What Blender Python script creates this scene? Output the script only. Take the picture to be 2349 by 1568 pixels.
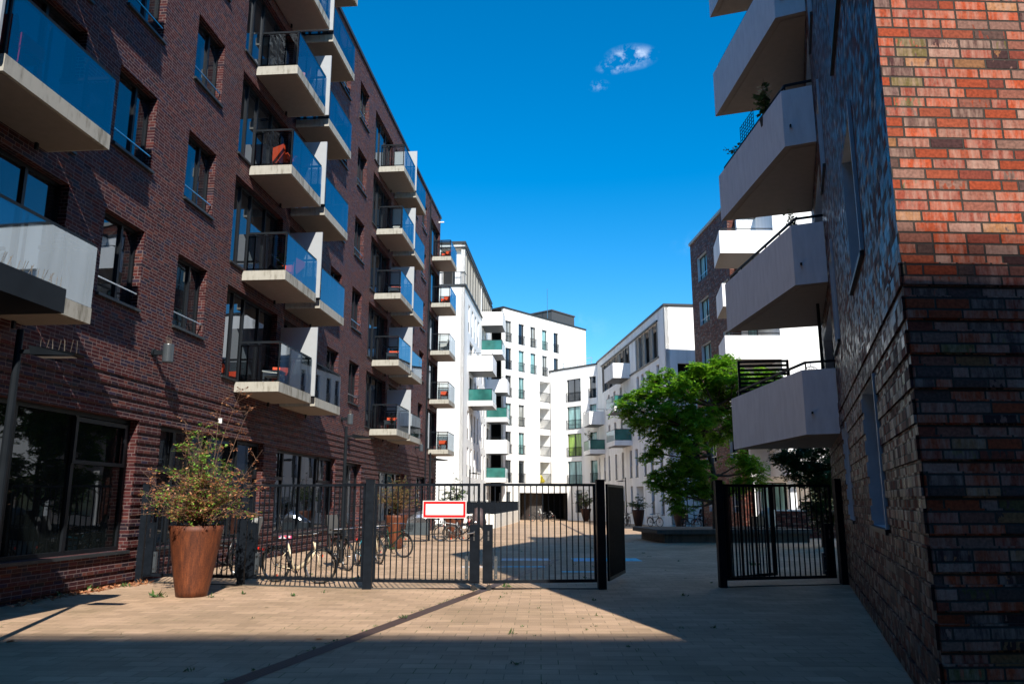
import bpy, math, random
from mathutils import Vector, Matrix
random.seed(7)
R = math.radians
scene = bpy.context.scene
for o in list(bpy.data.objects):
    bpy.data.objects.remove(o)
COL = scene.collection

# ------------------------------------------------------------------ camera
cam_d = bpy.data.cameras.new("camera")
cam = bpy.data.objects.new("camera", cam_d)
COL.objects.link(cam)
cam.location = (0, 0, 1.65)
cam.rotation_euler = (R(90 + 11.494), 0, 0)
cam_d.sensor_width = 36
cam_d.lens = 36 * 1800 / 2349
cam_d.clip_start = 0.05
cam_d.clip_end = 3000
scene.camera = cam

# ------------------------------------------------------------------ light
SUN_EL, SHADOW_AZ = 40.0, -14.5
world = bpy.data.worlds.new("World")
scene.world = world
world.use_nodes = True
wn, wl = world.node_tree.nodes, world.node_tree.links
wn.clear()
w_out = wn.new("ShaderNodeOutputWorld")
w_bg = wn.new("ShaderNodeBackground")
w_sky = wn.new("ShaderNodeTexSky")
w_sky.sky_type = 'NISHITA'
w_sky.sun_disc = False
w_sky.sun_elevation = R(SUN_EL)
w_sky.sun_rotation = R(180 + SHADOW_AZ)
w_sky.altitude = 0
w_sky.air_density = 1.0
w_sky.dust_density = 0.15
w_sky.ozone_density = 2.5
w_hsv = wn.new("ShaderNodeHueSaturation")
w_hsv.inputs['Hue'].default_value = 0.496
w_hsv.inputs['Saturation'].default_value = 1.5
w_hsv.inputs['Value'].default_value = 1.0
w_bg.inputs['Strength'].default_value = 0.128
wl.new(w_sky.outputs[0], w_hsv.inputs['Color'])
# a few small cloud wisps, placed by direction in the sky
w_tc = wn.new("ShaderNodeTexCoord")
prev = w_hsv.outputs[0]
def cloud_wisp(prev, d, sx, sz, scale, amount, th):
    d = Vector(d).normalized()
    sub = wn.new("ShaderNodeVectorMath"); sub.operation = 'SUBTRACT'
    sub.inputs[1].default_value = d
    wl.new(w_tc.outputs['Generated'], sub.inputs[0])
    mul = wn.new("ShaderNodeVectorMath"); mul.operation = 'MULTIPLY'
    mul.inputs[1].default_value = (1 / sx, 1 / sx, 1 / sz)
    wl.new(sub.outputs[0], mul.inputs[0])
    ln = wn.new("ShaderNodeVectorMath"); ln.operation = 'LENGTH'
    wl.new(mul.outputs[0], ln.inputs[0])
    mr = wn.new("ShaderNodeMapRange"); mr.interpolation_type = 'SMOOTHSTEP'
    mr.inputs['From Min'].default_value = 1.0; mr.inputs['From Max'].default_value = 0.0
    wl.new(ln.outputs['Value'], mr.inputs['Value'])
    nz = wn.new("ShaderNodeTexNoise"); nz.inputs['Scale'].default_value = scale
    nz.inputs['Detail'].default_value = 7; nz.inputs['Roughness'].default_value = 0.62
    wl.new(w_tc.outputs['Generated'], nz.inputs['Vector'])
    m2 = wn.new("ShaderNodeMapRange")
    m2.inputs['From Min'].default_value = th; m2.inputs['From Max'].default_value = th + 0.2
    wl.new(nz.outputs['Fac'], m2.inputs['Value'])
    m3 = wn.new("ShaderNodeMath"); m3.operation = 'MULTIPLY'
    wl.new(mr.outputs[0], m3.inputs[0]); wl.new(m2.outputs[0], m3.inputs[1])
    m4 = wn.new("ShaderNodeMath"); m4.operation = 'MULTIPLY'; m4.inputs[1].default_value = amount
    wl.new(m3.outputs[0], m4.inputs[0])
    mix = wn.new("ShaderNodeMixRGB")
    mix.inputs[2].default_value = (8.0, 8.6, 9.6, 1)
    wl.new(m4.outputs[0], mix.inputs[0]); wl.new(prev, mix.inputs[1])
    return mix.outputs[0]
prev = cloud_wisp(prev, (0.141, 0.845, 0.516), 0.036, 0.015, 52, .62, 0.46)
prev = cloud_wisp(prev, (0.125, 0.850, 0.508), 0.030, 0.010, 70, .4, 0.46)
prev = cloud_wisp(prev, (0.104, 0.864, 0.490), 0.016, 0.008, 80, 0.22, 0.46)
prev = cloud_wisp(prev, (0.062, 0.975, 0.215), 0.07, 0.028, 22, 0.16, 0.44)
prev = cloud_wisp(prev, (0.24, 0.92, 0.31), 0.05, 0.02, 40, 0.10, 0.46)
wl.new(prev, w_bg.inputs['Color'])
wl.new(w_bg.outputs[0], w_out.inputs[0])

sun_d = bpy.data.lights.new("sun", 'SUN')
sun_d.energy = 5.0
sun_d.angle = R(0.5)
sun_d.color = (1.0, 0.94, 0.84)
sun = bpy.data.objects.new("sun", sun_d)
COL.objects.link(sun)
sdir = Vector((math.sin(R(SHADOW_AZ)) * math.cos(R(SUN_EL)), math.cos(R(SHADOW_AZ)) * math.cos(R(SUN_EL)), -math.sin(R(SUN_EL))))
sun.rotation_euler = sdir.to_track_quat('-Z', 'Y').to_euler()
sun.location = (20, -30, 60)

scene.view_settings.view_transform = 'Standard'
scene.view_settings.look = 'None'
scene.view_settings.exposure = 0.6
scene.view_settings.gamma = 1
scene.render.engine = 'CYCLES'
scene.cycles.max_bounces = 6
scene.cycles.transparent_max_bounces = 12

# ------------------------------------------------------------------ materials
def nt(name):
    m = bpy.data.materials.new(name); m.use_nodes = True
    n = m.node_tree.nodes; l = m.node_tree.links
    b = n["Principled BSDF"]
    return m, n, l, b

def math_node(n, l, op, a, b=None, c=None):
    x = n.new("ShaderNodeMath"); x.operation = op
    for i, v in enumerate((a, b, c)):
        if v is None: continue
        if isinstance(v, (int, float)): x.inputs[i].default_value = v
        else: l.new(v, x.inputs[i])
    return x.outputs[0]

def ramp(n, l, fac, stops, interp='LINEAR'):
    r = n.new("ShaderNodeValToRGB"); r.color_ramp.interpolation = interp
    e = r.color_ramp.elements
    e[0].position = stops[0][0]; e[0].color = (*stops[0][1], 1)
    e[1].position = stops[1][0]; e[1].color = (*stops[1][1], 1)
    for p, c in stops[2:]:
        k = e.new(p); k.color = (*c, 1)
    l.new(fac, r.inputs[0])
    return r.outputs[0]

def plain(name, col, rough=0.6, metal=0.0, var=0.12, scale=6.0, bump=0.0, spec=0.5):
    m, n, l, b = nt(name)
    tc = n.new("ShaderNodeTexCoord")
    nz = n.new("ShaderNodeTexNoise"); nz.inputs['Scale'].default_value = scale; nz.inputs['Detail'].default_value = 5
    l.new(tc.outputs['Object'], nz.inputs['Vector'])
    lo = tuple(c * (1 - var) for c in col); hi = tuple(min(1, c * (1 + var)) for c in col)
    l.new(ramp(n, l, nz.outputs['Fac'], [(0.3, lo), (0.7, hi)]), b.inputs['Base Color'])
    b.inputs['Roughness'].default_value = rough; b.inputs['Metallic'].default_value = metal
    b.inputs['Specular IOR Level'].default_value = spec
    if bump:
        bp = n.new("ShaderNodeBump"); bp.inputs['Strength'].default_value = bump; bp.inputs['Distance'].default_value = 0.01
        n2 = n.new("ShaderNodeTexNoise"); n2.inputs['Scale'].default_value = 120; n2.inputs['Detail'].default_value = 3
        l.new(tc.outputs['Object'], n2.inputs['Vector']); l.new(n2.outputs['Fac'], bp.inputs['Height'])
        l.new(bp.outputs[0], b.inputs['Normal'])
    return m

def brick(name, h, L, mortar, pal, mortar_col, rough=0.55, bump=0.6, smear=0.3, gain=1.0, tilt=0.6, spec=.25, hdr=.72, rv=.35, nb=.18, bloom=0.0):
    """coursed clinker from the UV map (metres): own hue per brick, struck joints"""
    m, n, l, b = nt(name)
    uv = n.new("ShaderNodeUVMap"); sp = n.new("ShaderNodeSeparateXYZ"); l.new(uv.outputs[0], sp.inputs[0])
    M = lambda *a: math_node(n, l, *a)
    rowf = M('DIVIDE', sp.outputs[1], h); row = M('FLOOR', rowf)
    wn1 = n.new("ShaderNodeTexWhiteNoise"); wn1.noise_dimensions = '1D'; l.new(row, wn1.inputs['W'])
    half = M('MULTIPLY', M('FRACT', M('MULTIPLY', row, 0.5)), 1.0)
    off = M('ADD', half, M('MULTIPLY', M('FLOOR', M('MULTIPLY', wn1.outputs['Value'], 3.0)), 0.25))
    colf = M('ADD', M('DIVIDE', sp.outputs[0], L), off)
    # pairs of bricks, now and then with a header between them
    cell2 = M('FLOOR', M('DIVIDE', colf, 3.0))
    cv = n.new("ShaderNodeCombineXYZ"); l.new(cell2, cv.inputs[0]); l.new(row, cv.inputs[1])
    wn2 = n.new("ShaderNodeTexWhiteNoise"); wn2.noise_dimensions = '3D'; l.new(cv.outputs[0], wn2.inputs['Vector'])
    hd = M('GREATER_THAN', wn2.outputs['Value'], hdr)
    p3 = M('MULTIPLY', M('FRACT', M('DIVIDE', colf, 3.0)), 3.0)
    # header variant: joints at 0, 1, 1.5, 2.5(…): shift p3 by splitting [1,1.5]
    a1 = M('LESS_THAN', p3, 1.0); a2 = M('LESS_THAN', p3, 1.5); a3 = M('LESS_THAN', p3, 2.5)
    # fraction position inside brick and its width, header variant: widths 1, .5, 1, .5
    startH = M('SUBTRACT', M('SUBTRACT', M('SUBTRACT', 2.5, a3), M('MULTIPLY', a2, 0.5)), a1)  # 0,1,1.5,2.5
    widthH = M('ADD', 0.5, M('ADD', M('MULTIPLY', a1, 0.5), M('MULTIPLY', M('SUBTRACT', a3, a2), 0.5)))
    startN = M('FLOOR', p3)
    start = M('ADD', M('MULTIPLY', hd, startH), M('MULTIPLY', M('SUBTRACT', 1.0, hd), startN))
    width = M('ADD', M('MULTIPLY', hd, widthH), M('SUBTRACT', 1.0, hd))
    px = M('MULTIPLY', M('SUBTRACT', p3, start), L)
    wpx = M('MULTIPLY', width, L)
    py = M('MULTIPLY', M('FRACT', rowf), h)
    ex = M('MINIMUM', px, M('SUBTRACT', wpx, px)); ey = M('MINIMUM', py, M('SUBTRACT', h, py))
    e = M('MINIMUM', ex, ey)
    nzj = n.new("ShaderNodeTexNoise"); nzj.inputs['Scale'].default_value = 60; l.new(uv.outputs[0], nzj.inputs['Vector'])
    e2 = M('ADD', e, M('MULTIPLY', M('SUBTRACT', nzj.outputs['Fac'], 0.5), mortar * 0.5))
    mk = n.new("ShaderNodeMapRange"); mk.inputs['From Min'].default_value = mortar * 0.42; mk.inputs['From Max'].default_value = mortar * 0.62
    l.new(e2, mk.inputs['Value'])
    idv = n.new("ShaderNodeCombineXYZ"); l.new(M('ADD', M('MULTIPLY', cell2, 4.0), start), idv.inputs[0]); l.new(row, idv.inputs[1])
    wn3 = n.new("ShaderNodeTexWhiteNoise"); wn3.noise_dimensions = '3D'; l.new(idv.outputs[0], wn3.inputs['Vector'])
    # blotches inside a brick
    mp = n.new("ShaderNodeMapping"); mp.inputs['Scale'].default_value = (14, 5, 1); l.new(uv.outputs[0], mp.inputs['Vector'])
    nz = n.new("ShaderNodeTexNoise"); nz.inputs['Scale'].default_value = 1.6; nz.inputs['Detail'].default_value = 4; l.new(mp.outputs[0], nz.inputs['Vector'])
    f = M('ADD', wn3.outputs['Value'], M('MULTIPLY', M('SUBTRACT', nz.outputs['Fac'], 0.5), smear))
    tot = sum(w for w, c in pal); acc = 0; stops = []
    for w, c in pal:
        stops.append((acc / tot, tuple(x * gain for x in c))); acc += w
    cr = ramp(n, l, f, stops, 'CONSTANT' if smear < 0.2 else 'LINEAR')
    wn4 = n.new("ShaderNodeTexWhiteNoise"); wn4.noise_dimensions = '3D'
    va = n.new("ShaderNodeVectorMath"); va.inputs[1].default_value = (31.3, 7.7, 0); l.new(idv.outputs[0], va.inputs[0]); l.new(va.outputs[0], wn4.inputs['Vector'])
    hs = n.new("ShaderNodeHueSaturation"); l.new(cr, hs.inputs['Color'])
    l.new(M('ADD', 0.72, M('MULTIPLY', wn4.outputs['Value'], 0.56)), hs.inputs['Value'])
    nzf = n.new("ShaderNodeTexNoise"); nzf.inputs['Scale'].default_value = 0.7; nzf.inputs['Detail'].default_value = 5; l.new(uv.outputs[0], nzf.inputs['Vector'])
    mxs = n.new("ShaderNodeMixRGB"); mxs.blend_type = 'MULTIPLY'; mxs.inputs[0].default_value = 0.35
    l.new(hs.outputs[0], mxs.inputs[1]); l.new(ramp(n, l, nzf.outputs['Fac'], [(0.3, (.6, .6, .6)), (0.7, (1, 1, 1))]), mxs.inputs[2])
    ng = n.new("ShaderNodeTexNoise"); ng.inputs['Scale'].default_value = 38; ng.inputs['Detail'].default_value = 5; l.new(uv.outputs[0], ng.inputs['Vector'])
    mg = n.new("ShaderNodeMixRGB"); mg.blend_type = 'MULTIPLY'; mg.inputs[0].default_value = .8
    l.new(mxs.outputs[0], mg.inputs[1]); l.new(ramp(n, l, ng.outputs['Fac'], [(0.3, (.55, .55, .55)), (0.7, (1.3, 1.3, 1.3))]), mg.inputs[2]); mxs = mg
    if bloom:
        mpb = n.new("ShaderNodeMapping"); mpb.inputs['Scale'].default_value = (16, 3, 1); l.new(uv.outputs[0], mpb.inputs['Vector'])
        nb2 = n.new("ShaderNodeTexNoise"); nb2.inputs['Scale'].default_value = 1.0; nb2.inputs['Detail'].default_value = 7; nb2.inputs['Roughness'].default_value = .7; l.new(mpb.outputs[0], nb2.inputs['Vector'])
        fb = M('MULTIPLY', M('MULTIPLY', ramp(n, l, nb2.outputs['Fac'], [(0.42, (0, 0, 0)), (0.68, (1, 1, 1))]), bloom), M('GREATER_THAN', wn4.outputs['Value'], .35))
        mb_ = n.new("ShaderNodeMixRGB"); mb_.inputs[2].default_value = (.46, .31, .25, 1); l.new(fb, mb_.inputs[0]); l.new(mxs.outputs[0], mb_.inputs[1]); mxs = mb_
    mx = n.new("ShaderNodeMixRGB"); mx.inputs[1].default_value = (*mortar_col, 1)
    l.new(mk.outputs[0], mx.inputs[0]); l.new(mxs.outputs[0], mx.inputs[2])
    l.new(mx.outputs[0], b.inputs['Base Color'])
    l.new(M('ADD', rough, M('MULTIPLY', M('SUBTRACT', wn4.outputs['Value'], 0.5), rv)), b.inputs['Roughness'])
    hgt = M('ADD', M('MULTIPLY', mk.outputs[0], 1.0), M('MULTIPLY', nz.outputs['Fac'], nb))
    hgt = M('ADD', hgt, M('MULTIPLY', wn4.outputs['Value'], 0.25))
    # every brick sits at a slightly different angle
    hgt = M('ADD', hgt, M('MULTIPLY', M('MULTIPLY', M('DIVIDE', px, h), M('SUBTRACT', wn3.outputs['Value'], 0.5)), tilt))
    hgt = M('ADD', hgt, M('MULTIPLY', M('MULTIPLY', M('DIVIDE', py, h), M('SUBTRACT', wn4.outputs['Value'], 0.5)), tilt * 2))
    b.inputs['Specular IOR Level'].default_value = spec
    bp = n.new("ShaderNodeBump"); bp.inputs['Strength'].default_value = bump; bp.inputs['Distance'].default_value = 0.012
    l.new(hgt, bp.inputs['Height']); l.new(bp.outputs[0], b.inputs['Normal'])
    return m

M_LB = brick("clinker_dark_red", 0.0717, 0.245, 0.0115,
    [(5, (.120, .034, .037)), (4, (.145, .040, .040)), (3, (.092, .032, .042)), (2.2, (.068, .048, .088)), (2.0, (.175, .050, .046)), (1.6, (.05, .032, .047)), (1.0, (.24, .080, .064))],
    (.20, .145, .14), rough=0.66, smear=0.1, gain=.52, spec=.12, bump=.8)
M_RB1 = brick("clinker_mixed", 0.0928, 0.285, 0.0155,
    [(5, (.50, .095, .040)), (3, (.40, .15, .105)), (4, (.36, .085, .055)), (2, (.17, .095, .080)), (1.3, (.46, .21, .095)), (1.5, (.10, .045, .045)), (2.4, (.42, .22, .17)), (3, (.47, .11, .055)), (.5, (.19, .145, .06)), (.8, (.18, .105, .095))],
    (.05, .043, .038), rough=0.72, smear=0.06, bump=1.0, gain=.70, spec=.06, hdr=.86, bloom=.6, tilt=.3)
M_RB1S = brick("clinker_mixed_side_shaded", 0.0928, 0.15, 0.013,
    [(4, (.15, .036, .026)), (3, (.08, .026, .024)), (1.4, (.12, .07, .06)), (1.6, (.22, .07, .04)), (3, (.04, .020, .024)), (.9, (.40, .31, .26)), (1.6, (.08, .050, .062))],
    (.010, .008, .008), rough=0.55, smear=0.05, bump=0.55, gain=.80, tilt=1.5, spec=.16, hdr=.3, rv=.6, nb=.02)  # front's brick in darker colours; shade of this side put into the colour
M_RB2 = brick("clinker_brown", 0.085, 0.25, 0.013,
    [(4, (.22, .065, .045)), (3, (.14, .042, .032)), (1.5, (.30, .15, .115)), (2, (.09, .045, .042)), (1, (.34, .21, .165))],
    (.05, .04, .036), rough=0.6, smear=0.1, gain=.62, spec=.12)
M_DKBRICK = brick("clinker_black", 0.0717, 0.25, 0.012, [(1, (.03, .026, .025)), (1, (.05, .04, .036)), (1, (.04, .03, .03))], (.2, .19, .18), smear=0.1)

def plaster():
    m, n, l, b = nt("white_render")
    tc = n.new("ShaderNodeTexCoord")
    nz = n.new("ShaderNodeTexNoise"); nz.inputs['Scale'].default_value = 0.35; nz.inputs['Detail'].default_value = 6
    mp = n.new("ShaderNodeMapping"); mp.inputs['Scale'].default_value = (4.5, 4.5, .3)
    l.new(tc.outputs['Object'], mp.inputs['Vector']); l.new(mp.outputs[0], nz.inputs['Vector'])
    l.new(ramp(n, l, nz.outputs['Fac'], [(0.25, (.66, .66, .64)), (0.42, (.80, .80, .785)), (0.6, (.87, .87, .86))]), b.inputs['Base Color'])
    b.inputs['Roughness'].default_value = 0.85
    bp = n.new("ShaderNodeBump"); bp.inputs['Strength'].default_value = 0.25; bp.inputs['Distance'].default_value = 0.01
    n2 = n.new("ShaderNodeTexNoise"); n2.inputs['Scale'].default_value = 60; l.new(tc.outputs['Object'], n2.inputs['Vector'])
    l.new(n2.outputs['Fac'], bp.inputs['Height']); l.new(bp.outputs[0], b.inputs['Normal'])
    return m
M_WHITE = plaster()

def concrete(name, lo, hi, streak=1.0):
    m, n, l, b = nt(name)
    tc = n.new("ShaderNodeTexCoord")
    mp = n.new("ShaderNodeMapping"); mp.inputs['Scale'].default_value = (5, 5, 1.1); l.new(tc.outputs['Object'], mp.inputs['Vector'])
    nz = n.new("ShaderNodeTexNoise"); nz.inputs['Scale'].default_value = 1.5; nz.inputs['Detail'].default_value = 8; nz.inputs['Roughness'].default_value = .65
    l.new(mp.outputs[0], nz.inputs['Vector'])
    l.new(ramp(n, l, nz.outputs['Fac'], [(0.32, lo), (0.5, hi), (0.8, tuple(min(1, x * 1.12) for x in hi))]), b.inputs['Base Color'])
    b.inputs['Roughness'].default_value = 0.8
    bp = n.new("ShaderNodeBump"); bp.inputs['Strength'].default_value = 0.3; bp.inputs['Distance'].default_value = 0.01
    l.new(nz.outputs['Fac'], bp.inputs['Height']); l.new(bp.outputs[0], b.inputs['Normal'])
    return m
M_CONC = concrete("balcony_concrete", (.17, .155, .12), (.36, .345, .30))
M_CONC2 = concrete("wall_concrete", (.55, .54, .49), (.78, .76, .70))
M_DKCONC = concrete("dark_concrete", (.035, .035, .03), (.075, .07, .06))
M_GREYP = concrete("grey_white_paint", (.72, .75, .77), (.79, .82, .84))
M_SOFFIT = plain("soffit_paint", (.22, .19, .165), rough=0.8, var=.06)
M_DIV = plain("divider_panel", (.34, .36, .38), rough=0.6, var=.03)
M_METAL = plain("anthracite_metal", (.011, .014, .018), rough=0.45, metal=0.0, var=.2, scale=3, spec=.1)
M_FENCE = plain("fence_paint", (.008, .011, .016), rough=0.45, var=.25, scale=9, spec=.07)
M_FRAME = plain("window_frame_metal", (.009, .011, .014), rough=0.4, var=.1, spec=.2)
M_ROOF = plain("roof_edge_metal", (.03, .034, .038), rough=0.45, var=.15, spec=.3)
M_REVEAL = plain("reveal_sheet_metal", (.50, .58, .64), rough=0.45, var=.06)
M_STEEL = plain("steel", (.55, .55, .55), rough=0.28, metal=1.0, var=.05)
M_INT = plain("interior_shade", (.008, .008, .009), rough=0.9, var=.1)  # near-black colour stands in for shade of rooms, recesses and passage
M_LOUV = plain("louvre_metal", (.30, .30, .28), rough=0.5, var=.1)
M_LOUVD = plain("louvre_dark", (.06, .062, .065), rough=0.5, var=.1)
M_ORANGE = plain("orange_plastic", (.80, .10, .035), rough=0.35, var=.05)
M_WHITEP = plain("white_plastic", (.75, .75, .73), rough=0.4, var=.03)
M_SPIKE = plain("bird_spike_wire", (.30, .24, .18), rough=0.4, metal=.6, var=.1)
M_BLACK = plain("black_rubber", (.012, .012, .013), rough=0.6, var=.2)
M_SKIN = None

def pane(name, base, ior=2.1, dirt=.0, gloss=(.82, .9, 1.0)):
    m, n, l, b = nt(name)
    n.remove(b)
    out = n["Material Output"]
    df = n.new("ShaderNodeBsdfDiffuse")
    tc = n.new("ShaderNodeTexCoord"); nz = n.new("ShaderNodeTexNoise"); nz.inputs['Scale'].default_value = 1.3; nz.inputs['Detail'].default_value = 3
    mp = n.new("ShaderNodeMapping"); mp.inputs['Scale'].default_value = (5, 5, .5); l.new(tc.outputs['Object'], mp.inputs['Vector']); l.new(mp.outputs[0], nz.inputs['Vector'])
    l.new(ramp(n, l, nz.outputs['Fac'], [(0.35, tuple(c * .6 for c in base)), (0.65, tuple(min(1, c * 1.25) for c in base))]), df.inputs['Color'])
    gl = n.new("ShaderNodeBsdfGlossy"); gl.inputs['Roughness'].default_value = 0.015; gl.inputs['Color'].default_value = (*gloss, 1)
    n2 = n.new("ShaderNodeTexNoise"); n2.inputs['Scale'].default_value = 1.1; n2.inputs['Detail'].default_value = 1; l.new(tc.outputs['Object'], n2.inputs['Vector'])
    bp = n.new("ShaderNodeBump"); bp.inputs['Strength'].default_value = 0.12; bp.inputs['Distance'].default_value = 0.02
    l.new(n2.outputs['Fac'], bp.inputs['Height']); l.new(bp.outputs[0], gl.inputs['Normal'])
    fr = n.new("ShaderNodeFresnel"); fr.inputs['IOR'].default_value = ior
    mx = n.new("ShaderNodeMixShader"); l.new(fr.outputs[0], mx.inputs[0]); l.new(df.outputs[0], mx.inputs[1]); l.new(gl.outputs[0], mx.inputs[2])
    l.new(mx.outputs[0], out.inputs[0])
    return m
P_DARK = pane("pane_dark", (.012, .014, .016), 2.1)
P_SHOP = pane("pane_shop", (.006, .008, .008), 1.45)
P_TEAL = pane("pane_teal_curtain", (.22, .40, .40), 1.7)
P_CURT = pane("pane_pale_curtain", (.30, .31, .29), 1.9)
P_GREEN = pane("pane_green_curtain", (.22, .36, .05), 1.6)
P_BLIND = pane("pane_blind", (.34, .46, .44), 1.6)

def clear_glass(name, tint, gl_fac, frost=0.0, gcol=(.7, .85, 1.0)):
    m, n, l, b = nt(name)
    n.remove(b); out = n["Material Output"]
    tr = n.new("ShaderNodeBsdfTransparent"); tr.inputs[0].default_value = (*tint, 1)
    gl = n.new("ShaderNodeBsdfGlossy"); gl.inputs['Roughness'].default_value = 0.02; gl.inputs[0].default_value = (*gcol, 1)
    fr = n.new("ShaderNodeFresnel"); fr.inputs['IOR'].default_value = 1.5
    f = math_node(n, l, 'MINIMUM', math_node(n, l, 'ADD', math_node(n, l, 'MULTIPLY', fr.outputs[0], .9), gl_fac), 0.95)
    mx = n.new("ShaderNodeMixShader"); l.new(f, mx.inputs[0]); l.new(tr.outputs[0], mx.inputs[1]); l.new(gl.outputs[0], mx.inputs[2])
    res = mx.outputs[0]
    if frost:
        df = n.new("ShaderNodeBsdfDiffuse"); df.inputs[0].default_value = (.6, .68, .66, 1)
        m2 = n.new("ShaderNodeMixShader"); m2.inputs[0].default_value = frost
        l.new(res, m2.inputs[1]); l.new(df.outputs[0], m2.inputs[2]); res = m2.outputs[0]
    l.new(res, out.inputs[0])
    return m
G_CLEAR = clear_glass("railing_glass", (.24, .28, .31), 0.16, gcol=(.70, .80, .90))
G_SIDE = clear_glass("railing_glass_side", (.58, .64, .65), 0.03)
G_PALE = clear_glass("pale_side_glass", (.8, .86, .85), 0.04, frost=.45)
def teal():
    m, n, l, b = nt("teal_glass")
    tc = n.new("ShaderNodeTexCoord"); nz = n.new("ShaderNodeTexNoise"); nz.inputs['Scale'].default_value = .9; nz.inputs['Detail'].default_value = 2
    l.new(tc.outputs['Object'], nz.inputs['Vector'])
    l.new(ramp(n, l, nz.outputs['Fac'], [(0.35, (.02, .09, .08)), (0.6, (.035, .16, .14))]), b.inputs['Base Color'])
    b.inputs['Roughness'].default_value = 0.08
    return m
G_TEAL = teal()

def corten(g=1.0):
    m, n, l, b = nt("rusted_steel")
    tc = n.new("ShaderNodeTexCoord")
    mp = n.new("ShaderNodeMapping"); mp.inputs['Scale'].default_value = (9, 9, .9); l.new(tc.outputs['Object'], mp.inputs['Vector'])
    nz = n.new("ShaderNodeTexNoise"); nz.inputs['Scale'].default_value = 1.2; nz.inputs['Detail'].default_value = 9; nz.inputs['Roughness'].default_value = .7
    l.new(mp.outputs[0], nz.inputs['Vector'])
    n2 = n.new("ShaderNodeTexNoise"); n2.inputs['Scale'].default_value = 45; n2.inputs['Detail'].default_value = 4; l.new(tc.outputs['Object'], n2.inputs['Vector'])
    f = math_node(n, l, 'ADD', math_node(n, l, 'MULTIPLY', nz.outputs['Fac'], .75), math_node(n, l, 'MULTIPLY', n2.outputs['Fac'], .25))
    l.new(ramp(n, l, f, [(0.35, (.05 * g, .015 * g, .008 * g)), (0.48, (.12 * g, .032 * g, .012 * g)), (0.62, (.22 * g, .06 * g, .02 * g)), (0.75, (.32 * g, .12 * g, .06 * g))]), b.inputs['Base Color'])
    b.inputs['Roughness'].default_value = 0.62; b.inputs['Metallic'].default_value = .15
    bp = n.new("ShaderNodeBump"); bp.inputs['Strength'].default_value = 0.25; bp.inputs['Distance'].default_value = 0.004
    l.new(n2.outputs['Fac'], bp.inputs['Height']); l.new(bp.outputs[0], b.inputs['Normal'])
    return m
M_CORTEN = corten(.82); M_CORTEN2 = corten(.35)

def leafmat(name, cols, rough=0.5, trans=0.25):
    m, n, l, b = nt(name)
    at = n.new("ShaderNodeAttribute"); at.attribute_name = "rnd"
    stops = [(i / (len(cols)), c) for i, c in enumerate(cols)]
    c = ramp(n, l, at.outputs['Fac'], stops)
    l.new(c, b.inputs['Base Color']); b.inputs['Roughness'].default_value = rough
    out = n["Material Output"]
    tl = n.new("ShaderNodeBsdfTranslucent"); l.new(c, tl.inputs[0])
    mx = n.new("ShaderNodeMixShader"); mx.inputs[0].default_value = trans
    l.new(b.outputs[0], mx.inputs[1]); l.new(tl.outputs[0], mx.inputs[2]); l.new(mx.outputs[0], out.inputs[0])
    return m
L_TREE = leafmat("tree_leaf", [(.055, .15, .012), (.11, .28, .018), (.18, .41, .022), (.30, .52, .03)], trans=.45)
L_BUSH = leafmat("bush_leaf_mixed", [(.03, .075, .02), (.06, .12, .025), (.13, .15, .03), (.24, .12, .05), (.34, .18, .08)])
L_DRY = leafmat("dry_leaf", [(.30, .10, .045), (.44, .18, .08), (.52, .27, .13), (.36, .15, .08)])
L_GREEN = leafmat("shrub_leaf", [(.03, .07, .02), (.05, .11, .03), (.09, .16, .04)])
M_BARK = plain("bark", (.085, .06, .042), rough=.9, var=.4, scale=12, bump=.5)
M_TWIG = plain("twig", (.13, .075, .05), rough=.8, var=.4, scale=10)
M_SOIL = plain("soil", (.03, .022, .015), rough=1, var=.4, scale=20)

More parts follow.
